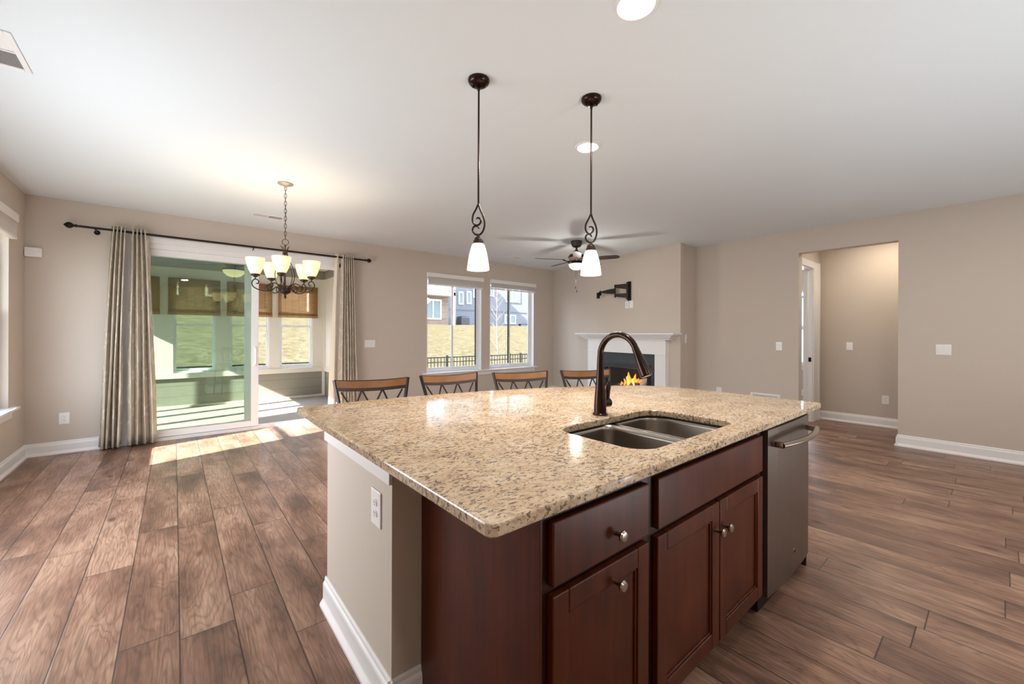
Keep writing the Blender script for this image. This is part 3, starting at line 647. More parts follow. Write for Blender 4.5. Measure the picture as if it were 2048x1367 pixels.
# ------------------------------------------------------------------ counter stools
def make_stool():
    t = thing('counter_stool', 'x', 'stool')
    def px(z): return .172 + .053 * max(0, (z - .72) / .29)
    def py(z): return .18 + .018 * max(0, (z - .55) / .2) + .052 * max(0, (z - .75) / .26)
    for s in (-1, 1):
        b = B(); b.tube([(s * .205, .21, 0), (s * .178, .18, .58), (s * px(.74), py(.74), .74), (s * px(.88), py(.88), .88), (s * px(1.011), py(1.011), 1.011)], .0115, 4); b.done('leg', 'brownmetal', t)
        b = B(); b.tube([(s * .205, -.21, 0), (s * .19, -.17, .60)], .0125, 4); b.done('leg', 'brownmetal', t)
    b = B(); b.box(-.21, .21, -.19, .18, .60, .655, .018, 3); b.done('seat', 'seat', t, True)
    b = B(); b.box(-.2, .2, -.18, .17, .57, .60); b.done('seat_frame', 'brownmetal', t)
    def strip(name, mat, z0, z1, w0, w1, th, yo0, yo1):
        b = B(); N = 18; rows = []
        for i in range(N + 1):
            u = i / N * 2 - 1; dip = .012 * (1 - u * u); bow = .022 * (1 - u * u)
            rows.append([b.bm.verts.new(v) for v in ((u * w0, yo0 + bow - th, z0 - dip), (u * w0, yo0 + bow + th, z0 - dip), (u * w1, yo1 + bow + th, z1 - dip), (u * w1, yo1 + bow - th, z1 - dip))])
        for A, C in zip(rows, rows[1:]):
            for k in range(4): b.bm.faces.new((A[k], A[(k + 1) % 4], C[(k + 1) % 4], C[k]))
        b.bm.faces.new(rows[0]); b.bm.faces.new(rows[-1][::-1]); return b.done(name, mat, t)
    strip('crest_rail', 'wood', .965, 1.008, px(.965) - .008, px(1.008) - .008, .007, py(.965), py(1.008))
    strip('top_edge_bar', 'brownmetal', 1.008, 1.0125, px(1.01), px(1.01), .008, py(1.01), py(1.012))
    strip('upper_bar', 'brownmetal', .945, .965, px(.945), px(.965), .008, py(.945), py(.965))
    strip('lower_bar', 'brownmetal', .715, .733, px(.72), px(.73), .007, py(.72), py(.73))
    for (a, c) in ((-.186, -.066), (-.06, .06), (.066, .186)):
        b = B()
        for (p, q) in ((a, c), (c, a)): b.tube([(p, py(.945) + .022 * (1 - (p / .213) ** 2), .945 - .008), (q * .82, py(.73) + .022 * (1 - (q * .82 / .173) ** 2), .722)], .0056, 6)
        b.done('back_lattice', 'brownmetal', t)
    b = B(); 
    for (p, q) in (((-.2, -.2, .22), (.2, -.2, .22)), ((-.2, .2, .3), (.2, .2, .3)), ((-.2, -.2, .26), (-.2, .2, .26)), ((.2, -.2, .26), (.2, .2, .26))): b.tube([p, q], .009, 8)
    b.done('footrest', 'brownmetal', t); return t
STL = [((.767, 2.615), (1.180, 2.507), 'wood and metal bar stool furthest left, in front of the patio curtain'), ((1.295, 2.548), (1.775, 2.514), 'wood and metal bar stool under the left back window, second from the left'),
       ((1.842, 2.419), (2.260, 2.280), 'wood and metal bar stool under the right back window, third from the left'), ((2.375, 2.238), (2.807, 2.077), 'wood and metal bar stool furthest right, behind the faucet')]
st0 = make_stool()
for k, (a, c, lb) in enumerate(STL):
    o = st0 if k == 0 else copy_tree(st0); a, c = Vector(a), Vector(c); m = (a + c) / 2; d = (c - a).normalized(); bk = Vector((-d.y, d.x))
    p = m - bk * .25; o.location = (p.x, p.y, 0); o.rotation_euler = (0, 0, math.atan2(d.y, d.x)); o['label'] = lb; o['group'] = 'bar stools along the far side of the island'

# ------------------------------------------------------------------ pendants
def spiral(pts, n=6):
    """Catmull-Rom through 2d points"""
    P = [pts[0]] + list(pts) + [pts[-1]]; out = []
    for i in range(1, len(P) - 2):
        p0, p1, p2, p3 = [Vector(q) for q in P[i - 1:i + 3]]
        for k in range(n):
            t_ = k / n; out.append(.5 * ((2 * p1) + (-p0 + p2) * t_ + (2 * p0 - 5 * p1 + 4 * p2 - p3) * t_ ** 2 + (-p0 + 3 * p1 - 3 * p2 + p3) * t_ ** 3))
    out.append(Vector(P[-1])); return out
def pendant(label, x, y):
    t = thing('pendant_lamp', label, 'pendant lamp', (x, y, CE), -YAW, 'pendants over the island')
    b = B(); b.lathe([(0, 0), (.061, 0), (.062, -.008), (.057, -.02), (.044, -.031), (.03, -.036), (.012, -.04), (0, -.04)], n=32); b.done('canopy', 'bronze', t, True)
    for s in (-1, 1): B().lathe([(.006, -.026), (.006, -.044), (0, -.046)], (s * .032, 0, 0), 8).done('screw', 'irond', t)
    b = B(); b.tube([(0, 0, -.035), (0, 0, -.71)], .0055, 10); b.lathe([(.008, -.04), (.010, -.05), (.006, -.065)], n=12); b.done('stem', 'bronze', t, True)
    K = 1 / 1096; A = lambda L: [((p[0] - 183) * K, -.705 - (p[1] - 900) * K * 1.02) for p in L]
    b = B()
    for L in ([(183, 898), (196, 935), (214, 975), (222, 1020), (212, 1062), (190, 1085), (165, 1082), (148, 1062), (152, 1040), (170, 1032), (184, 1040), (186, 1050)], [(183, 898), (168, 930), (150, 965), (147, 1000), (160, 1024), (182, 1026), (198, 1008), (194, 988), (178, 982), (171, 990)]):
        c_ = spiral(A(L)); b.tube([(q[0], 0, q[1]) for q in c_], [.0055] * (len(c_) - 8) + [.005, .0048, .0045, .0042, .004, .0038, .0036, .003], 8)
    b.done('scroll', 'irond', t, True)
    b = B(); b.lathe([(.005, -.872), (.007, -.885), (.018, -.893), (.024, -.902), (.024, -.908), (.029, -.912), (.0295, -.930), (.027, -.933), (0, -.933)], n=24); b.done('socket_cup', 'iron', t, True)
    b = B(); b.lathe([(.026, -.926), (.034, -.933), (.042, -.955), (.050, -.985), (.0565, -1.02), (.0605, -1.05), (.0635, -1.074), (.061, -1.076), (.058, -1.05), (.048, -.985), (.034, -.945)], n=32); b.done('glass_shade', 'shade', t, True)
    l = D.lights.new('bulb', 'POINT'); l.energy = 14; l.color = LAMP; l.shadow_soft_size = .02; o = D.objects.new('bulb', l); COL.objects.link(o); o.parent = t; o.location = (0, 0, -1.03)
pendant('dark bronze pendant lamp over the island, left one with a longer looking rod', 1.322, 1.893)
pendant('dark bronze pendant lamp over the island, right one, in front of the ceiling fan', 1.953, 1.600)

# ------------------------------------------------------------------ recessed lights
for (x, y, r, lb) in ((1.545, 1.02, .085, 'lit recessed ceiling light cut by the top edge of the picture'), (2.436, 2.03, .085, 'lit recessed ceiling light behind the right pendant rod')):
    t = thing('recessed_light', lb, 'ceiling light', (x, y, CE)); b = B(); b.lathe([(r + .012, 0), (r + .010, -.006), (r - .004, -.008), (r - .010, -.002)], n=36); b.done('trim_ring', 'trim', t, True)
    B().lathe([(r - .008, -.003), (r * .6, -.006), (0, -.007)], n=36).done('lens', 'can', t, True)
    area('can_and_fill_light', (x, y, CE - .02), (0, 0, -1), .14, .14, 13, LAMP, 'DISK')
for (x, y) in ((0.2, -.9), (2.3, -1.2), (4.6, .2), (4.6, -1.8)): area('can_and_fill_light', (x, y, CE - .02), (0, 0, -1), .14, .14, 6, LAMP, 'DISK')  # extra fill lights added along the ceiling, without fixtures

# ------------------------------------------------------------------ chandelier
cx, cy = .816, 4.398
t = thing('chandelier', 'five armed brown iron chandelier with cream glass cups hanging left of the island', 'chandelier', (cx, cy, CE), math.atan2(-cy, -cx) + math.radians(-7))
b = B(); b.lathe([(0, 0), (.068, 0), (.066, -.008), (.03, -.022), (.012, -.028), (0, -.028)], n=28); b.done('canopy', 'nickelcan', t, True)
b = B(); zt, zbn = -.028, -.535; L = .047; n = int((zt - zbn) / (L * .82)); 
for i in range(n + 1):
    zc = zt - (i + .5) * (zt - zbn) / (n + 1); ax = Vector((1, 0, 0)) if i % 2 else Vector((0, 1, 0))
    b.tube([Vector((0, 0, zc + math.sin(a) * L * .5)) + ax * math.cos(a) * .0105 for a in [2 * PI * k / 12 for k in range(12)]], .0022, 5, close=True)
b.tube([(.004, 0, zt), (-.004, .003, (zt + zbn) / 2), (.003, 0, zbn)], .0018, 5); b.done('chain', 'iron', t, True)
b = B(); b.tube([(0, .028 * math.cos(a), -.563 + .028 * math.sin(a)) for a in [2 * PI * k / 20 for k in range(20)]], .0028, 6, close=True); b.done('hanging_ring', 'iron', t, True)
b = B(); b.lathe([(0, -.59), (.006, -.59), (.007, -.66), (.018, -.668), (.018, -.676), (.006, -.684), (.006, -.99), (.014, -1.0), (.014, -1.02), (.046, -1.026), (.05, -1.034), (.042, -1.05), (.022, -1.062), (.008, -1.068), (.009, -1.08), (.012, -1.088), (.007, -1.10), (0, -1.108)], n=20); b.done('centre_column', 'iron', t, True)
for k in range(5):
    a = 2 * PI * k / 5; m = Matrix.Rotation(a, 4, 'Z')
    def P3(L, z0=0): return [m @ Vector((q[0], 0, q[1])) for q in spiral(L)]
    b = B(); pts = P3([(.045, -.60), (.030, -.615), (.020, -.65), (.020, -.68), (.032, -.73), (.062, -.79), (.085, -.86), (.082, -.93), (.055, -.99), (.030, -1.022)]); b.tube(pts, [.001] + [.0035] * (len(pts) - 1), 6); b.done('bowed_rod', 'iron', t, True)
    b = B(); pts = P3([(.028, -1.02), (.045, -.985), (.085, -.962), (.125, -.972), (.155, -1.0), (.148, -1.028), (.122, -1.034), (.108, -1.016), (.118, -1.0)]); b.tube(pts, .0045, 7)
    pts = P3([(.04, -1.025), (.075, -1.0), (.11, -1.03), (.16, -1.042), (.215, -1.035), (.26, -1.01), (.272, -.975), (.258, -.945), (.235, -.94), (.218, -.958), (.226, -.978), (.242, -.976)]); b.tube(pts, [.005] * (len(pts) - 4) + [.0045, .004, .0035, .003], 7)
    b.tube([m @ Vector((.245, 0, -.942)), m @ Vector((.245, 0, -.915))], .005, 7); ar = b.done('arm', 'iron', t, True)
    b = B(); b.lathe([(0, -.92), (.014, -.92), (.02, -.912), (.036, -.908), (.037, -.896), (.032, -.89), (0, -.888)], n=20, mat=m @ Matrix.Translation((.245, 0, 0))); b.done('candle_cup', 'iron', t, True)
    b = B(); b.lathe([(.028, -.892), (.040, -.885), (.056, -.85), (.068, -.81), (.077, -.765), (.079, -.745), (.076, -.745), (.072, -.77), (.062, -.815), (.045, -.86), (.025, -.882)], n=28, mat=m @ Matrix.Translation((.245, 0, 0))); b.done('glass_cup', 'shadew', t, True)
    l = D.lights.new('bulb', 'POINT'); l.energy = 1.5; l.color = WARM; l.shadow_soft_size = .03; o = D.objects.new('bulb', l); COL.objects.link(o); o.parent = t; o.location = m @ Vector((.245, 0, -.80))

# ------------------------------------------------------------------ ceiling fan
def blade_mesh(r0_, r1_, wd, pitch, m):
    b = B(); pts = [(r0_, -.035), (r0_ + .08, -wd * .45), (r0_ + .25, -wd * .5), (r1_ - .06, -wd * .48), (r1_ - .015, -wd * .3), (r1_, 0), (r1_ - .015, wd * .3), (r1_ - .06, wd * .48), (r0_ + .25, wd * .5), (r0_ + .08, wd * .45), (r0_, .035)]
    b.prism(pts, -.003, .003, mat=m @ Matrix.Rotation(pitch, 4, 'X')); return b
t = thing('ceiling_fan', 'dark ceiling fan with frosted bowl light near the back right corner', 'ceiling fan', (4.771, 4.19, CE), -YAW)
b = B(); b.lathe([(0, 0), (.085, 0), (.085, -.04), (.065, -.085), (.03, -.10), (.015, -.10), (.015, -.125), (.03, -.15), (.075, -.205), (0, -.205)], n=28); b.done('canopy', 'blade', t, True)
b = B(); b.lathe([(.07, -.195), (.10, -.205), (.125, -.235), (.13, -.26)], n=28); b.lathe([(.125, -.262), (.09, -.32), (.06, -.33), (.06, -.335), (0, -.335)], n=28); b.done('motor_housing', 'irond', t, True)
b = B(); b.lathe([(.102, -.212), (.125, -.238), (.128, -.262), (.105, -.30), (.085, -.322)], n=28); b.done('light_band', 'fanbr', t, True)
for ang in (118, 190, 262, 334, 46):
    m = Matrix.Rotation(math.radians(ang), 4, 'Z') @ Matrix.Translation((0, 0, -.29))
    o = blade_mesh(.19, .66, .13, math.radians(-12), m).done('blade', 'blade', t); b = B(); b.tube([m @ Vector((.08, 0, -.01)), m @ Vector((.14, 0, -.03)), m @ Vector((.22, 0, -.006))], .008, 7); b.done('blade_iron', 'irond', o)
b = B(); b.lathe([(.06, -.335), (.10, -.345), (.12, -.35), (.12, -.358)], n=28); b.done('light_collar', 'fanbr', t, True)
b = B(); b.lathe([(.118, -.356), (.12, -.365), (.105, -.40), (.07, -.43), (.03, -.442), (0, -.444)], n=28); b.done('glass_bowl', 'bowl', t, True)
b = B(); b.tube([(-.012, 0, -.44), (-.012, 0, -.70)], .0016, 5); b.tube([(.004, 0, -.44), (.004, 0, -.76)], .0016, 5); b.lathe([(0, -.69), (.006, -.70), (.006, -.73), (0, -.735)], (-.012, 0, 0), 8); b.lathe([(0, -.75), (.006, -.76), (.006, -.79), (0, -.795)], (.004, 0, 0), 8); b.done('pull_chain', 'irond', t)
l = D.lights.new('bulb', 'POINT'); l.energy = 8; l.color = LAMP; l.shadow_soft_size = .07; o = D.objects.new('bulb', l); COL.objects.link(o); o.parent = t; o.location = (0, 0, -.62)

# ------------------------------------------------------------------ fireplace
def FP(b, s0, s1, d0, d1, z0, z1, bev=0):
    """box on the chimney wall: along s, from depth d0 to d1 out of the wall"""
    ya, yb = sorted((side * d0, side * d1)); b.box(s0, s1, ya, yb, z0, z1, bev, mat=FM); return b
t = thing('fireplace_mantel', 'white wooden fireplace mantel with stepped crown shelf', 'mantel', (0, 0, 0))
b = B()
FP(b, 1.02, 3.34, 0, .215, 1.30, 1.328, .004); FP(b, 1.06, 3.30, 0, .19, 1.285, 1.30)
for i, (dd_, z0, z1) in enumerate(((.17, 1.268, 1.285), (.15, 1.25, 1.268), (.125, 1.232, 1.25), (.105, 1.212, 1.232))):
    e = .03 * i; FP(b, 1.09 + e, 3.27 - e, 0, dd_, z0, z1, .004)
b.done('crown_shelf', 'trim', t)
b = B(); FP(b, 1.26, 3.10, 0, .085, .975, 1.212); FP(b, 1.26, 3.10, 0, .092, .975, .985, .003); FP(b, 1.26, 3.10, 0, .095, 1.195, 1.212, .003); b.done('frieze_board', 'trim', t)
for (a, c) in ((1.26, 1.60), (2.89, 3.10)):
    b = B(); FP(b, a, c, 0, .085, 0, .975); FP(b, a - .008, c + .008, 0, .098, 0, .16, .004); FP(b, a + (0 if a > 2 else c - a - .03), a + .03 if a > 2 else c, 0, .09, .16, .975, .003); b.done('pilaster', 'trim', t)
t = thing('fireplace_insert', 'gas fireplace insert with black metal frame, slate surround and burning logs', 'fireplace', (0, 0, 0))
b = B(); FP(b, 1.60, 2.89, 0, .03, .79, .975); FP(b, 1.60, 1.655, 0, .03, 0, .79); FP(b, 2.765, 2.89, 0, .03, 0, .79); b.done('slate_surround', 'slate', t)
b = B(); FP(b, 1.655, 2.765, 0, .04, .69, .79, .003); FP(b, 1.655, 1.73, 0, .04, 0, .69, .003); FP(b, 2.69, 2.765, 0, .04, 0, .69, .003); FP(b, 1.73, 2.69, 0, .04, 0, .13, .003); b.done('metal_frame', 'firemetal', t)
b = B()
for z in (.705, .735, .765): FP(b, 1.68, 2.74, .04, .052, z, z + .012, .002)
b.done('louvres', 'acm', t)
b = B(); FP(b, 1.70, 2.72, -.42, -.40, .10, .72); FP(b, 1.70, 1.72, -.40, 0, .10, .72); FP(b, 2.70, 2.72, -.40, 0, .10, .72); FP(b, 1.70, 2.72, -.40, 0, .10, .12); FP(b, 1.70, 2.72, -.40, 0, .70, .72); b.done('firebox', 'soot', t)
b = B(); FP(b, 1.73, 2.69, .012, .016, .13, .69); b.done('glass_front', 'clear', t)
def fp3(s, d, z): q = FM @ Vector((s, side * d, z)); return q
for (s0, z0, s1, z1, d, r, mt) in ((1.86, .34, 2.4, .42, -.16, .05, 'log'), (2.1, .42, 2.66, .50, -.20, .055, 'logw'), (1.80, .30, 2.62, .30, -.10, .05, 'log'), (2.42, .40, 2.62, .54, -.14, .035, 'logw'), (2.0, .38, 2.15, .49, -.22, .04, 'log')):
    b = B(); b.tube([fp3(s0 + (s1 - s0) * k / 6, d - .02 * math.sin(k), z0 + (z1 - z0) * k / 6 + .006 * math.sin(k * 2.1)) for k in range(7)], [r * (1 + .12 * math.sin(k * 1.7)) for k in range(7)], 10); b.done('log', mt, t, True)
B_ = B(); [B_.lathe([(0, 0), (.03, .008), (.02, .025), (0, .03)], fp3(1.85 + .75 * random.random(), -.08 - .2 * random.random(), .12 + .2 * random.random()), 7) for _ in range(26)]; B_.done('embers', 'ember', t)
B_ = B(); FP(B_, 1.78, 2.64, -.34, -.04, .12, .26); B_.done('ember_bed', 'ember', t)
fl = t
for (s, h, wd, mt, dz) in ((2.14, .24, .030, 'flame', .38), (2.15, .16, .017, 'flamec', .39), (2.29, .21, .028, 'flame', .39), (2.28, .13, .015, 'flamec', .39), (2.03, .12, .022, 'flame', .37), (2.22, .13, .024, 'flame', .38), (2.40, .09, .018, 'flame', .41), (1.95, .07, .018, 'flame', .36), (2.09, .16, .018, 'flame', .37), (2.35, .13, .018, 'flame', .40)):
    b = B(); n = 9; pts = []; rr = []
    for k in range(n + 1): v = k / n; pts.append(fp3(s + .018 * math.sin(v * 5 + s * 9), -.13 if mt == 'flame' else -.085, dz + h * v)); rr.append(max(.0012, wd * math.sin(PI * min(1, .22 + v * .78)) ** .8))
    b.tube(pts, rr, 8); b.done('flame', mt, fl, True)
l = D.lights.new('fire_glow', 'POINT'); l.energy = .8; l.color = (1, .5, .2); l.shadow_soft_size = .1; o = D.objects.new('fire_glow', l); COL.objects.link(o); o.location = fp3(2.25, -.06, .62)

# ------------------------------------------------------------------ television wall bracket
t = thing('tv_wall_mount', 'dark metal television bracket arm on the wall above the mantel', 'tv bracket', (0, 0, 0))
b = B(); FP(b, 2.235, 2.305, 0, .03, 1.905, 2.245, .004); FP(b, 2.25, 2.29, .03, .075, 1.925, 2.235, .01); b.done('wall_plate', 'irond', t)
for (z0, z1, z2, z3) in ((2.105, 2.205, 2.145, 2.20), (1.955, 2.035, 1.985, 2.035)):
    b = B(); a = [fp3(2.26, .045, z0), fp3(2.26, .045, z1), fp3(2.04, .12, z3), fp3(2.04, .12, z2)]; c = [fp3(2.27, .075, z0), fp3(2.27, .075, z1), fp3(2.05, .15, z3), fp3(2.05, .15, z2)]
    va = [b.bm.verts.new(v) for v in a]; vc = [b.bm.verts.new(v) for v in c]; b.bm.faces.new(va); b.bm.faces.new(vc[::-1])
    for i in range(4): b.bm.faces.new((va[i], va[(i + 1) % 4], vc[(i + 1) % 4], vc[i]))
    b.done('hinged_bracket', 'irond', t)
b = B(); b.tube([fp3(2.045, .135, 1.97), fp3(2.045, .135, 2.205)], .015, 10); b.done('pivot_post', 'irond', t, True)
b = B(); pr = [(2.04, .0, .048), (1.97, .01, .045), (1.88, .03, .036), (1.80, .05, .022), (1.73, .06, .012)]; va = []
for (s, dd_, hh) in pr: va.append([b.bm.verts.new(fp3(s, .135 + dd_ + e, 2.088 + q * hh)) for e, q in ((-.012, -1), (.012, -1), (.012, 1), (-.012, 1))])
for A, C in zip(va, va[1:]):
    for i in range(4): b.bm.faces.new((A[i], A[(i + 1) % 4], C[(i + 1) % 4], C[i]))
b.bm.faces.new(va[0]); b.bm.faces.new(va[-1][::-1]); b.done('extension_arm', 'brownmetal', t)
b = B(); b.tube([fp3(1.74, .195, 2.11), fp3(1.71, .20, 2.09), fp3(1.70, .20, 2.01)], .016, 8); FP(b, 1.665, 1.72, .20, .235, 1.975, 2.085, .006); FP(b, 1.69, 1.745, .18, .21, 2.03, 2.075, .004); b.done('tilt_head', 'irond', t, True)

# ------------------------------------------------------------------ enclosed porch
PX0, PX1, PY0, PY1, PZ = -1.5, 2.46, YB + .15, 9.2, 2.62
b = B(); b.box(PX0 - .15, PX1 + .15, PY0 - .02, PY1 + .15, -.10, -.012); st(b, 'porch_floor', 'porchfloor')
b = B(); b.box(PX0 - .15, PX1 + .15, PY0, PY1 + .15, PZ, PZ + .08); st(b, 'porch_ceiling', 'pceil')
WB = [(-1.35, -.70), (-.60, -.20 - .03), (-.02, .575), (.79, 1.43), (1.615, 2.215)]     # back window openings
WB = [(-1.00, -.27), (-.02, .575), (.79, 1.43), (1.615, 2.215)]
ZB0, ZB1 = .60, 2.27
b = grid_wall(B(), 'y', PY1, PY1 + .14, PX0, PX1, 0, .51, []); st(b, 'wall_porch_back', 'psiding')
b = grid_wall(B(), 'y', PY1 - .012, PY1 + .14, PX0, PX1, .51, 2.44, [(a, c, ZB0, ZB1) for a, c in WB]); b.box(PX0, PX1, PY1 - .03, PY1 - .012, .505, .60, .004); b.box(2.40, PX1, PY1 - .035, PY1 - .012, 0, 2.44); b.box(PX0, PX1, PY1 - .02, PY1, -.01, .03); st(b, 'trim_3', 'ptrim')
b = B(); b.box(PX0, PX1, PY1 - .01, PY1 + .14, 2.44, PZ); b.box(PX1 - .01, PX1 + .14, PY0, PY1, 2.44, PZ); st(b, 'trim_4', 'psiding')
WR = [(7.1, 7.75), (7.95, 8.60)]
b = grid_wall(B(), 'x', PX1, PX1 + .14, PY0, PY1, 0, .51, []); st(b, 'wall_porch_right', 'psiding')
b = grid_wall(B(), 'x', PX1 - .012, PX1 + .14, PY0, PY1, .51, 2.44, [(a, c, ZB0, ZB1) for a, c in WR]); b.box(PX1 - .03, PX1 - .012, PY0, PY1 - .03, .505, .60, .004); b.box(PX1 - .035, PX1 - .012, PY1 - .09, PY1 - .035, 0, 2.44); st(b, 'trim_5', 'ptrim')
WL = [(6.75, 7.28), (7.40, 7.98), (8.10, 8.62), (8.72, 9.1)]
b = grid_wall(B(), 'x', PX0 - .14, PX0, PY0, PY1, 0, CE, [(a, c, .70, 2.1) for a, c in WL]); st(b, 'wall_porch_left', 'psiding')
b = B(); b.box(SX0 - 1.3, SX0, PY0 - .004, PY0 + .01, 0, PZ); b.box(SX1, PX1, PY0 - .004, PY0 + .01, 0, PZ); b.box(SX0, SX1, PY0 - .004, PY0 + .01, SZ, PZ); st(b, 'wall_house_outside', 'psiding')
wi = 5
def dh(axis, c, a, e, z0, z1, zm):
    """double hung window in an opening"""
    global wi
    def bx(b, u0, u1, d0, d1, za, zb):
        if axis == 'y': b.box(u0, u1, c + d0, c + d1, za, zb)
        else: b.box(c + d0, c + d1, u0, u1, za, zb)
    f = .022; b = B(); bx(b, a, a + f, .02, .11, z0, z1); bx(b, e - f, e, .02, .11, z0, z1); bx(b, a + f, e - f, .02, .11, z0, z0 + .03); bx(b, a + f, e - f, .02, .11, z1 - f, z1)
    wn = st(b, 'window_%d' % wi, 'vinyl'); wi += 1; g = .022
    for (za, zb, d) in ((z0 + .03, zm + .02, .045), (zm - .02, z1 - f, .075)):
        b = B(); bx(b, a + f, a + f + g, d, d + .025, za, zb); bx(b, e - f - g, e - f, d, d + .025, za, zb); bx(b, a + f + g, e - f - g, d, d + .025, za, za + .04); bx(b, a + f + g, e - f - g, d, d + .025, zb - .035, zb)
        s_ = b.done('sash', 'vinyl', wn); b = B(); bx(b, a + f + g, e - f - g, d + .01, d + .015, za + .04, zb - .035); b.done('pane', 'clear', s_)
for a, c in WB: dh('y', PY1, a, c, ZB0, ZB1, 1.45)
for a, c in WR: dh('x', PX1, a, c, ZB0, ZB1, 1.45)
for k, (x0, x1, lb) in enumerate(((-1.07, -.197, 'brown woven bamboo shade at the far left of the porch'), (-.09, .642, 'brown woven bamboo shade on the wide porch window left of the patio door post'), (.742, 1.473, 'brown woven bamboo shade behind the patio door post'), (1.576, 2.302, 'brown woven bamboo shade on the porch window under the chandelier'))):
    t = thing('bamboo_shade', lb, 'window shade', ((x0 + x1) / 2, PY1 - .045, 2.26), 0, 'bamboo shades in the porch'); h = (x1 - x0) / 2
    B().box(-h, h, -.004, .000, -.60, 0).done('woven_sheet', 'bamboo', t)
    B().box(-h, h, -.012, -.006, -.13, .0, .002).done('valance', 'bamboo', t)
    b = B(); b.box(-h - .004, h + .004, -.030, .006, -.642, -.575, .012, 3); b.box(-h, h, -.022, -.004, -.58, -.545, .006); b.done('folded_hem', 'bamboo', t)
t = thing('porch_fan', 'brown porch ceiling fan with amber bowl light seen through the patio door glass', 'ceiling fan', (.695, 7.482, PZ), .3)
b = B(); b.lathe([(0, 0), (.07, 0), (.06, -.05), (.02, -.07), (.02, -.10), (.06, -.12), (.13, -.17), (.155, -.215), (.15, -.26), (.10, -.30), (.06, -.315), (0, -.315)], n=28); b.done('motor_housing', 'fanp', t, True)
for k in range(5): blade_mesh(.16, .62, .13, math.radians(-11), Matrix.Rotation(2 * PI * k / 5, 4, 'Z') @ Matrix.Translation((0, 0, -.29))).done('blade', 'fanp', t)
b = B(); b.lathe([(.06, -.31), (.15, -.35), (.155, -.36), (.148, -.366), (0, -.366)], n=28); b.done('light_fitter', 'fanp', t, True)
b = B(); b.lathe([(.148, -.362), (.135, -.40), (.09, -.445), (.04, -.462), (0, -.465)], n=28); b.done('glass_bowl', 'shadew', t, True)
b = B(); b.lathe([(0, -.462), (.012, -.468), (.006, -.48), (0, -.485)], n=10); b.tube([(0, 0, -.48), (0, 0, -.80)], .0015, 5); b.lathe([(0, -.79), (.008, -.80), (.008, -.82), (0, -.826)], n=8); b.done('pull_chain', 'irond', t)

# ------------------------------------------------------------------ outside
def hz(x, y):
    k = min(1, max(0, (y - 10.9) / 16.5)); k = k * k * (3 - 2 * k) * .35 + k * .65; cr = 2.9 + (2.02 - 2.9) * min(1, max(0, (x - 2) / 10)); return -.60 + (cr + .60) * k
b = B(); xs = [-30 + i * 1.5 for i in range(56)]; ys = [6.75, 7.5, 9, 10, 10.9] + [11.5 + i for i in range(40)]
V = [[b.bm.verts.new((x, y, (hz(x, y) if y > 10 else -.60) + (.03 * math.sin(x * 1.3 + y) if y > 11 else 0))) for x in xs] for y in ys]
for j in range(len(ys) - 1):
    for i in range(len(xs) - 1): b.bm.faces.new((V[j][i], V[j][i + 1], V[j + 1][i + 1], V[j + 1][i]))
b.box(-30, XL - .16, -8, 6.75, -.7, -.6); b.box(11, 53, -8, 6.75, -.7, -.6)
st(b, 'ground', 'lawn', smooth=True)
# fence
t = thing('picket_fence', 'black metal picket fence across the yard behind the house', 'fence', (0, 0, 0))
YFc2, GZ = 10.35, -.60
b = B(); b.box(-8, 15.3, YFc2 - .012, YFc2 + .012, .605, .635); b.box(-8, 15.3, YFc2 - .012, YFc2 + .012, .47, .495); b.box(-8, 15.3, YFc2 - .012, YFc2 + .012, -.45, -.42); b.done('rails', 'fence', t)
b = B(); i = 0; x = -8.0
while x < 15.3: b.box(x - .008, x + .008, YFc2 - .009, YFc2 + .009, GZ + .02, .63); x += .108
o = b.done('pickets', 'fence', t); o['kind'] = 'stuff'
for x in (-3.9, -1.5, .9, 3.75, 6.13, 8.5, 8.975, 11.4, 13.8): B().box(x - .028, x + .028, YFc2 - .028, YFc2 + .028, GZ, .68, .004).done('post', 'fence', t)
# houses
def hwin(t, x0, x1, z0, z1, y, two=True, fr='trim'):
    b = B(); f = .12; b.box(x0 - f, x1 + f, y - .10, y, z0 - f, z0); b.box(x0 - f, x1 + f, y - .10, y, z1, z1 + f); b.box(x0 - f, x0, y - .10, y, z0, z1); b.box(x1, x1 + f, y - .10, y, z0, z1)
    if two: m_ = (x0 + x1) / 2; b.box(m_ - .05, m_ + .05, y - .08, y, z0, z1)
    w_ = b.done('window', fr, t); B().box(x0, x1, y - .04, y - .01, z0, z1).done('pane', 'winglass', w_)
t = thing('neighbour_house', 'tan stone house with white balcony railing, seen at the left of the back windows', 'house', (0, 0, 0))
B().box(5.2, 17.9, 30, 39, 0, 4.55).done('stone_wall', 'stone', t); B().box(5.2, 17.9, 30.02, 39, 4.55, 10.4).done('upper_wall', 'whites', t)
b = B(); b.box(4.8, 18.3, 29.4, 39.6, 10.4, 10.7); b.prism([(29.4, 10.7), (39.6, 10.7), (34.5, 12.2)], 4.8, 18.3, mat=Matrix(((0, 0, 1, 0), (1, 0, 0, 0), (0, 1, 0, 0), (0, 0, 0, 1)))); b.done('roof', 'roof', t)
b = B(); b.box(11, 17.9, 28.9, 30, 4.45, 4.75); b.box(11, 17.9, 28.9, 28.98, 5.50, 5.58); b.box(11, 17.9, 28.9, 28.98, 4.85, 4.93); [b.box(11 + i * .16, 11.06 + i * .16, 28.91, 28.97, 4.9, 5.5) for i in range(43)]; b.box(17.72, 17.9, 28.9, 29.08, 1.9, 5.65); b.box(11, 11.18, 28.9, 29.08, 1.9, 5.65); b.done('balcony', 'trim', t)
hwin(t, 15.75, 17.05, 2.62, 4.05, 30); hwin(t, 7.0, 8.4, 2.9, 4.1, 30); hwin(t, 10.4, 11.8, 2.9, 4.1, 30)
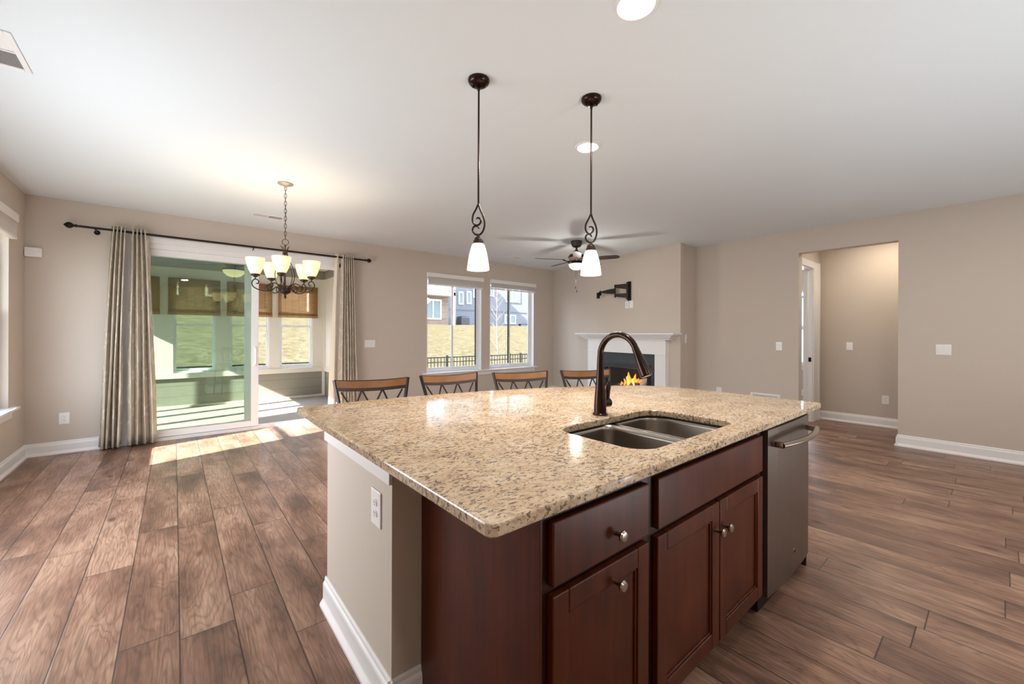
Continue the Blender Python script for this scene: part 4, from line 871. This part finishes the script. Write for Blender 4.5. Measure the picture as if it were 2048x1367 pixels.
for x in (6.2, 9.0): hwin(t, x, x + 1.0, 5.2, 7.4, 30)
hwin(t, 14.9, 17.2, 4.8, 6.9, 30)
t = thing('neighbour_house', 'taupe brick house seen through the woven shades of the porch', 'house', (0, 0, 0))
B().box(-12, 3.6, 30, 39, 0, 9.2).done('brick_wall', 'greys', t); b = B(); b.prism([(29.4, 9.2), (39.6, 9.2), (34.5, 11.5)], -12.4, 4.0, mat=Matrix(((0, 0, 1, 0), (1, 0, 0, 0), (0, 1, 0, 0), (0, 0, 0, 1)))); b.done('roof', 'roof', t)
for x in (-9, -6.2, -3.2, -.9, 1.5): hwin(t, x, x + .95, 3.6, 5.6, 30)
t = thing('neighbour_house', 'pale sided house half in shadow, seen through the back windows', 'house', (0, 0, 0))
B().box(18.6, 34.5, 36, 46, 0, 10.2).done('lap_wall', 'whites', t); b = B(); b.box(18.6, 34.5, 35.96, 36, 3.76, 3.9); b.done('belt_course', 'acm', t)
b = B(); b.prism([(35.4, 10.2), (46.6, 10.2), (41, 12.6)], 18.45, 35, mat=Matrix(((0, 0, 1, 0), (1, 0, 0, 0), (0, 1, 0, 0), (0, 0, 0, 1)))); b.done('roof', 'roof', t)
hwin(t, 29.0, 30.9, 5.1, 7.5, 36); hwin(t, 28.9, 30.3, 2.6, 3.4, 36); hwin(t, 22.75, 23.1, 4.5, 5.6, 36, False); hwin(t, 23.75, 24.1, 4.6, 5.7, 36, False); hwin(t, 24.6, 25.4, 5.3, 6.6, 36, False); hwin(t, 26.7, 27.1, 5.6, 6.6, 36, False)
t = thing('neighbour_house', 'blue sided house glimpsed through the hall doorway and study window', 'house', (0, 0, 0))
B().box(15.5, 25, -2, 12, -.6, 7).done('lap_wall', 'blues', t); b = B(); b.box(15.42, 15.5, 3.55, 3.75, -.6, 7); b.box(15.42, 15.5, -2, 12, 2.55, 2.75); b.done('corner_trim', 'trim', t)
# condenser and bench
t = thing('air_conditioner', 'grey air conditioner condenser beside the shaded neighbour house', 'air conditioner', (22.75, 35.2, 1.98))
B().box(-.5, .5, -.45, .45, -.3, 1.1, .05).done('cabinet', 'acm', t); b = B(); b.lathe([(.42, 1.1), (.42, 1.14), (.36, 1.15), (0, 1.15)], n=20); b.done('fan_guard', 'hole', t)
b = B(); [b.box(-.46, .46, -.465, -.45, -.2 + i * .12, -.15 + i * .12) for i in range(10)]; b.done('louvres', 'hole', t)
t = thing('garden_bench', 'small dark bench on the lawn by the pale house', 'bench', (30.6, 34.6, 2.0))
B().box(-.8, .8, -.2, .2, .40, .46).done('bench_seat', 'fence', t)
for s in (-1, 1): B().box(s * .7 - .04, s * .7 + .04, -.18, .18, -.1, .40).done('leg', 'fence', t)
# bare tree
t = thing('bare_tree', 'slender bare young tree with pale trunk outside the right back window', 'tree', (9.27, 12.0, -.6))
b = B(); b.tube([(0, 0, 0), (.01, 0, 1.2), (-.02, .02, 2.2), (-.03, 0, 3.3), (-.05, 0, 4.2)], [.034, .028, .020, .012, .004], 8); tk = b.done('trunk', 'bark', t, True)
b = B(); rnd = random.Random(3)
for i in range(34):
    z = .9 + 2.9 * (i / 34); a = i * 2.4; L = (.95 - .18 * z) * (.75 + .4 * rnd.random()); p = Vector((-.012 * z, 0, z)); d = Vector((math.cos(a), math.sin(a), .95)).normalized(); q = p + d * L * .55; e = q + (d + Vector((0, 0, .35))).normalized() * L * .45
    b.tube([p, q, e], [.007, .004, .0015], 5)
    for k in range(3):
        s_ = p.lerp(e, .35 + .2 * k); dd_ = (d + Vector((rnd.uniform(-.8, .8), rnd.uniform(-.8, .8), rnd.uniform(.1, .6)))).normalized(); b.tube([s_, s_ + dd_ * L * .32], [.003, .001], 4)
o = b.done('branches', 'bark', t, True)
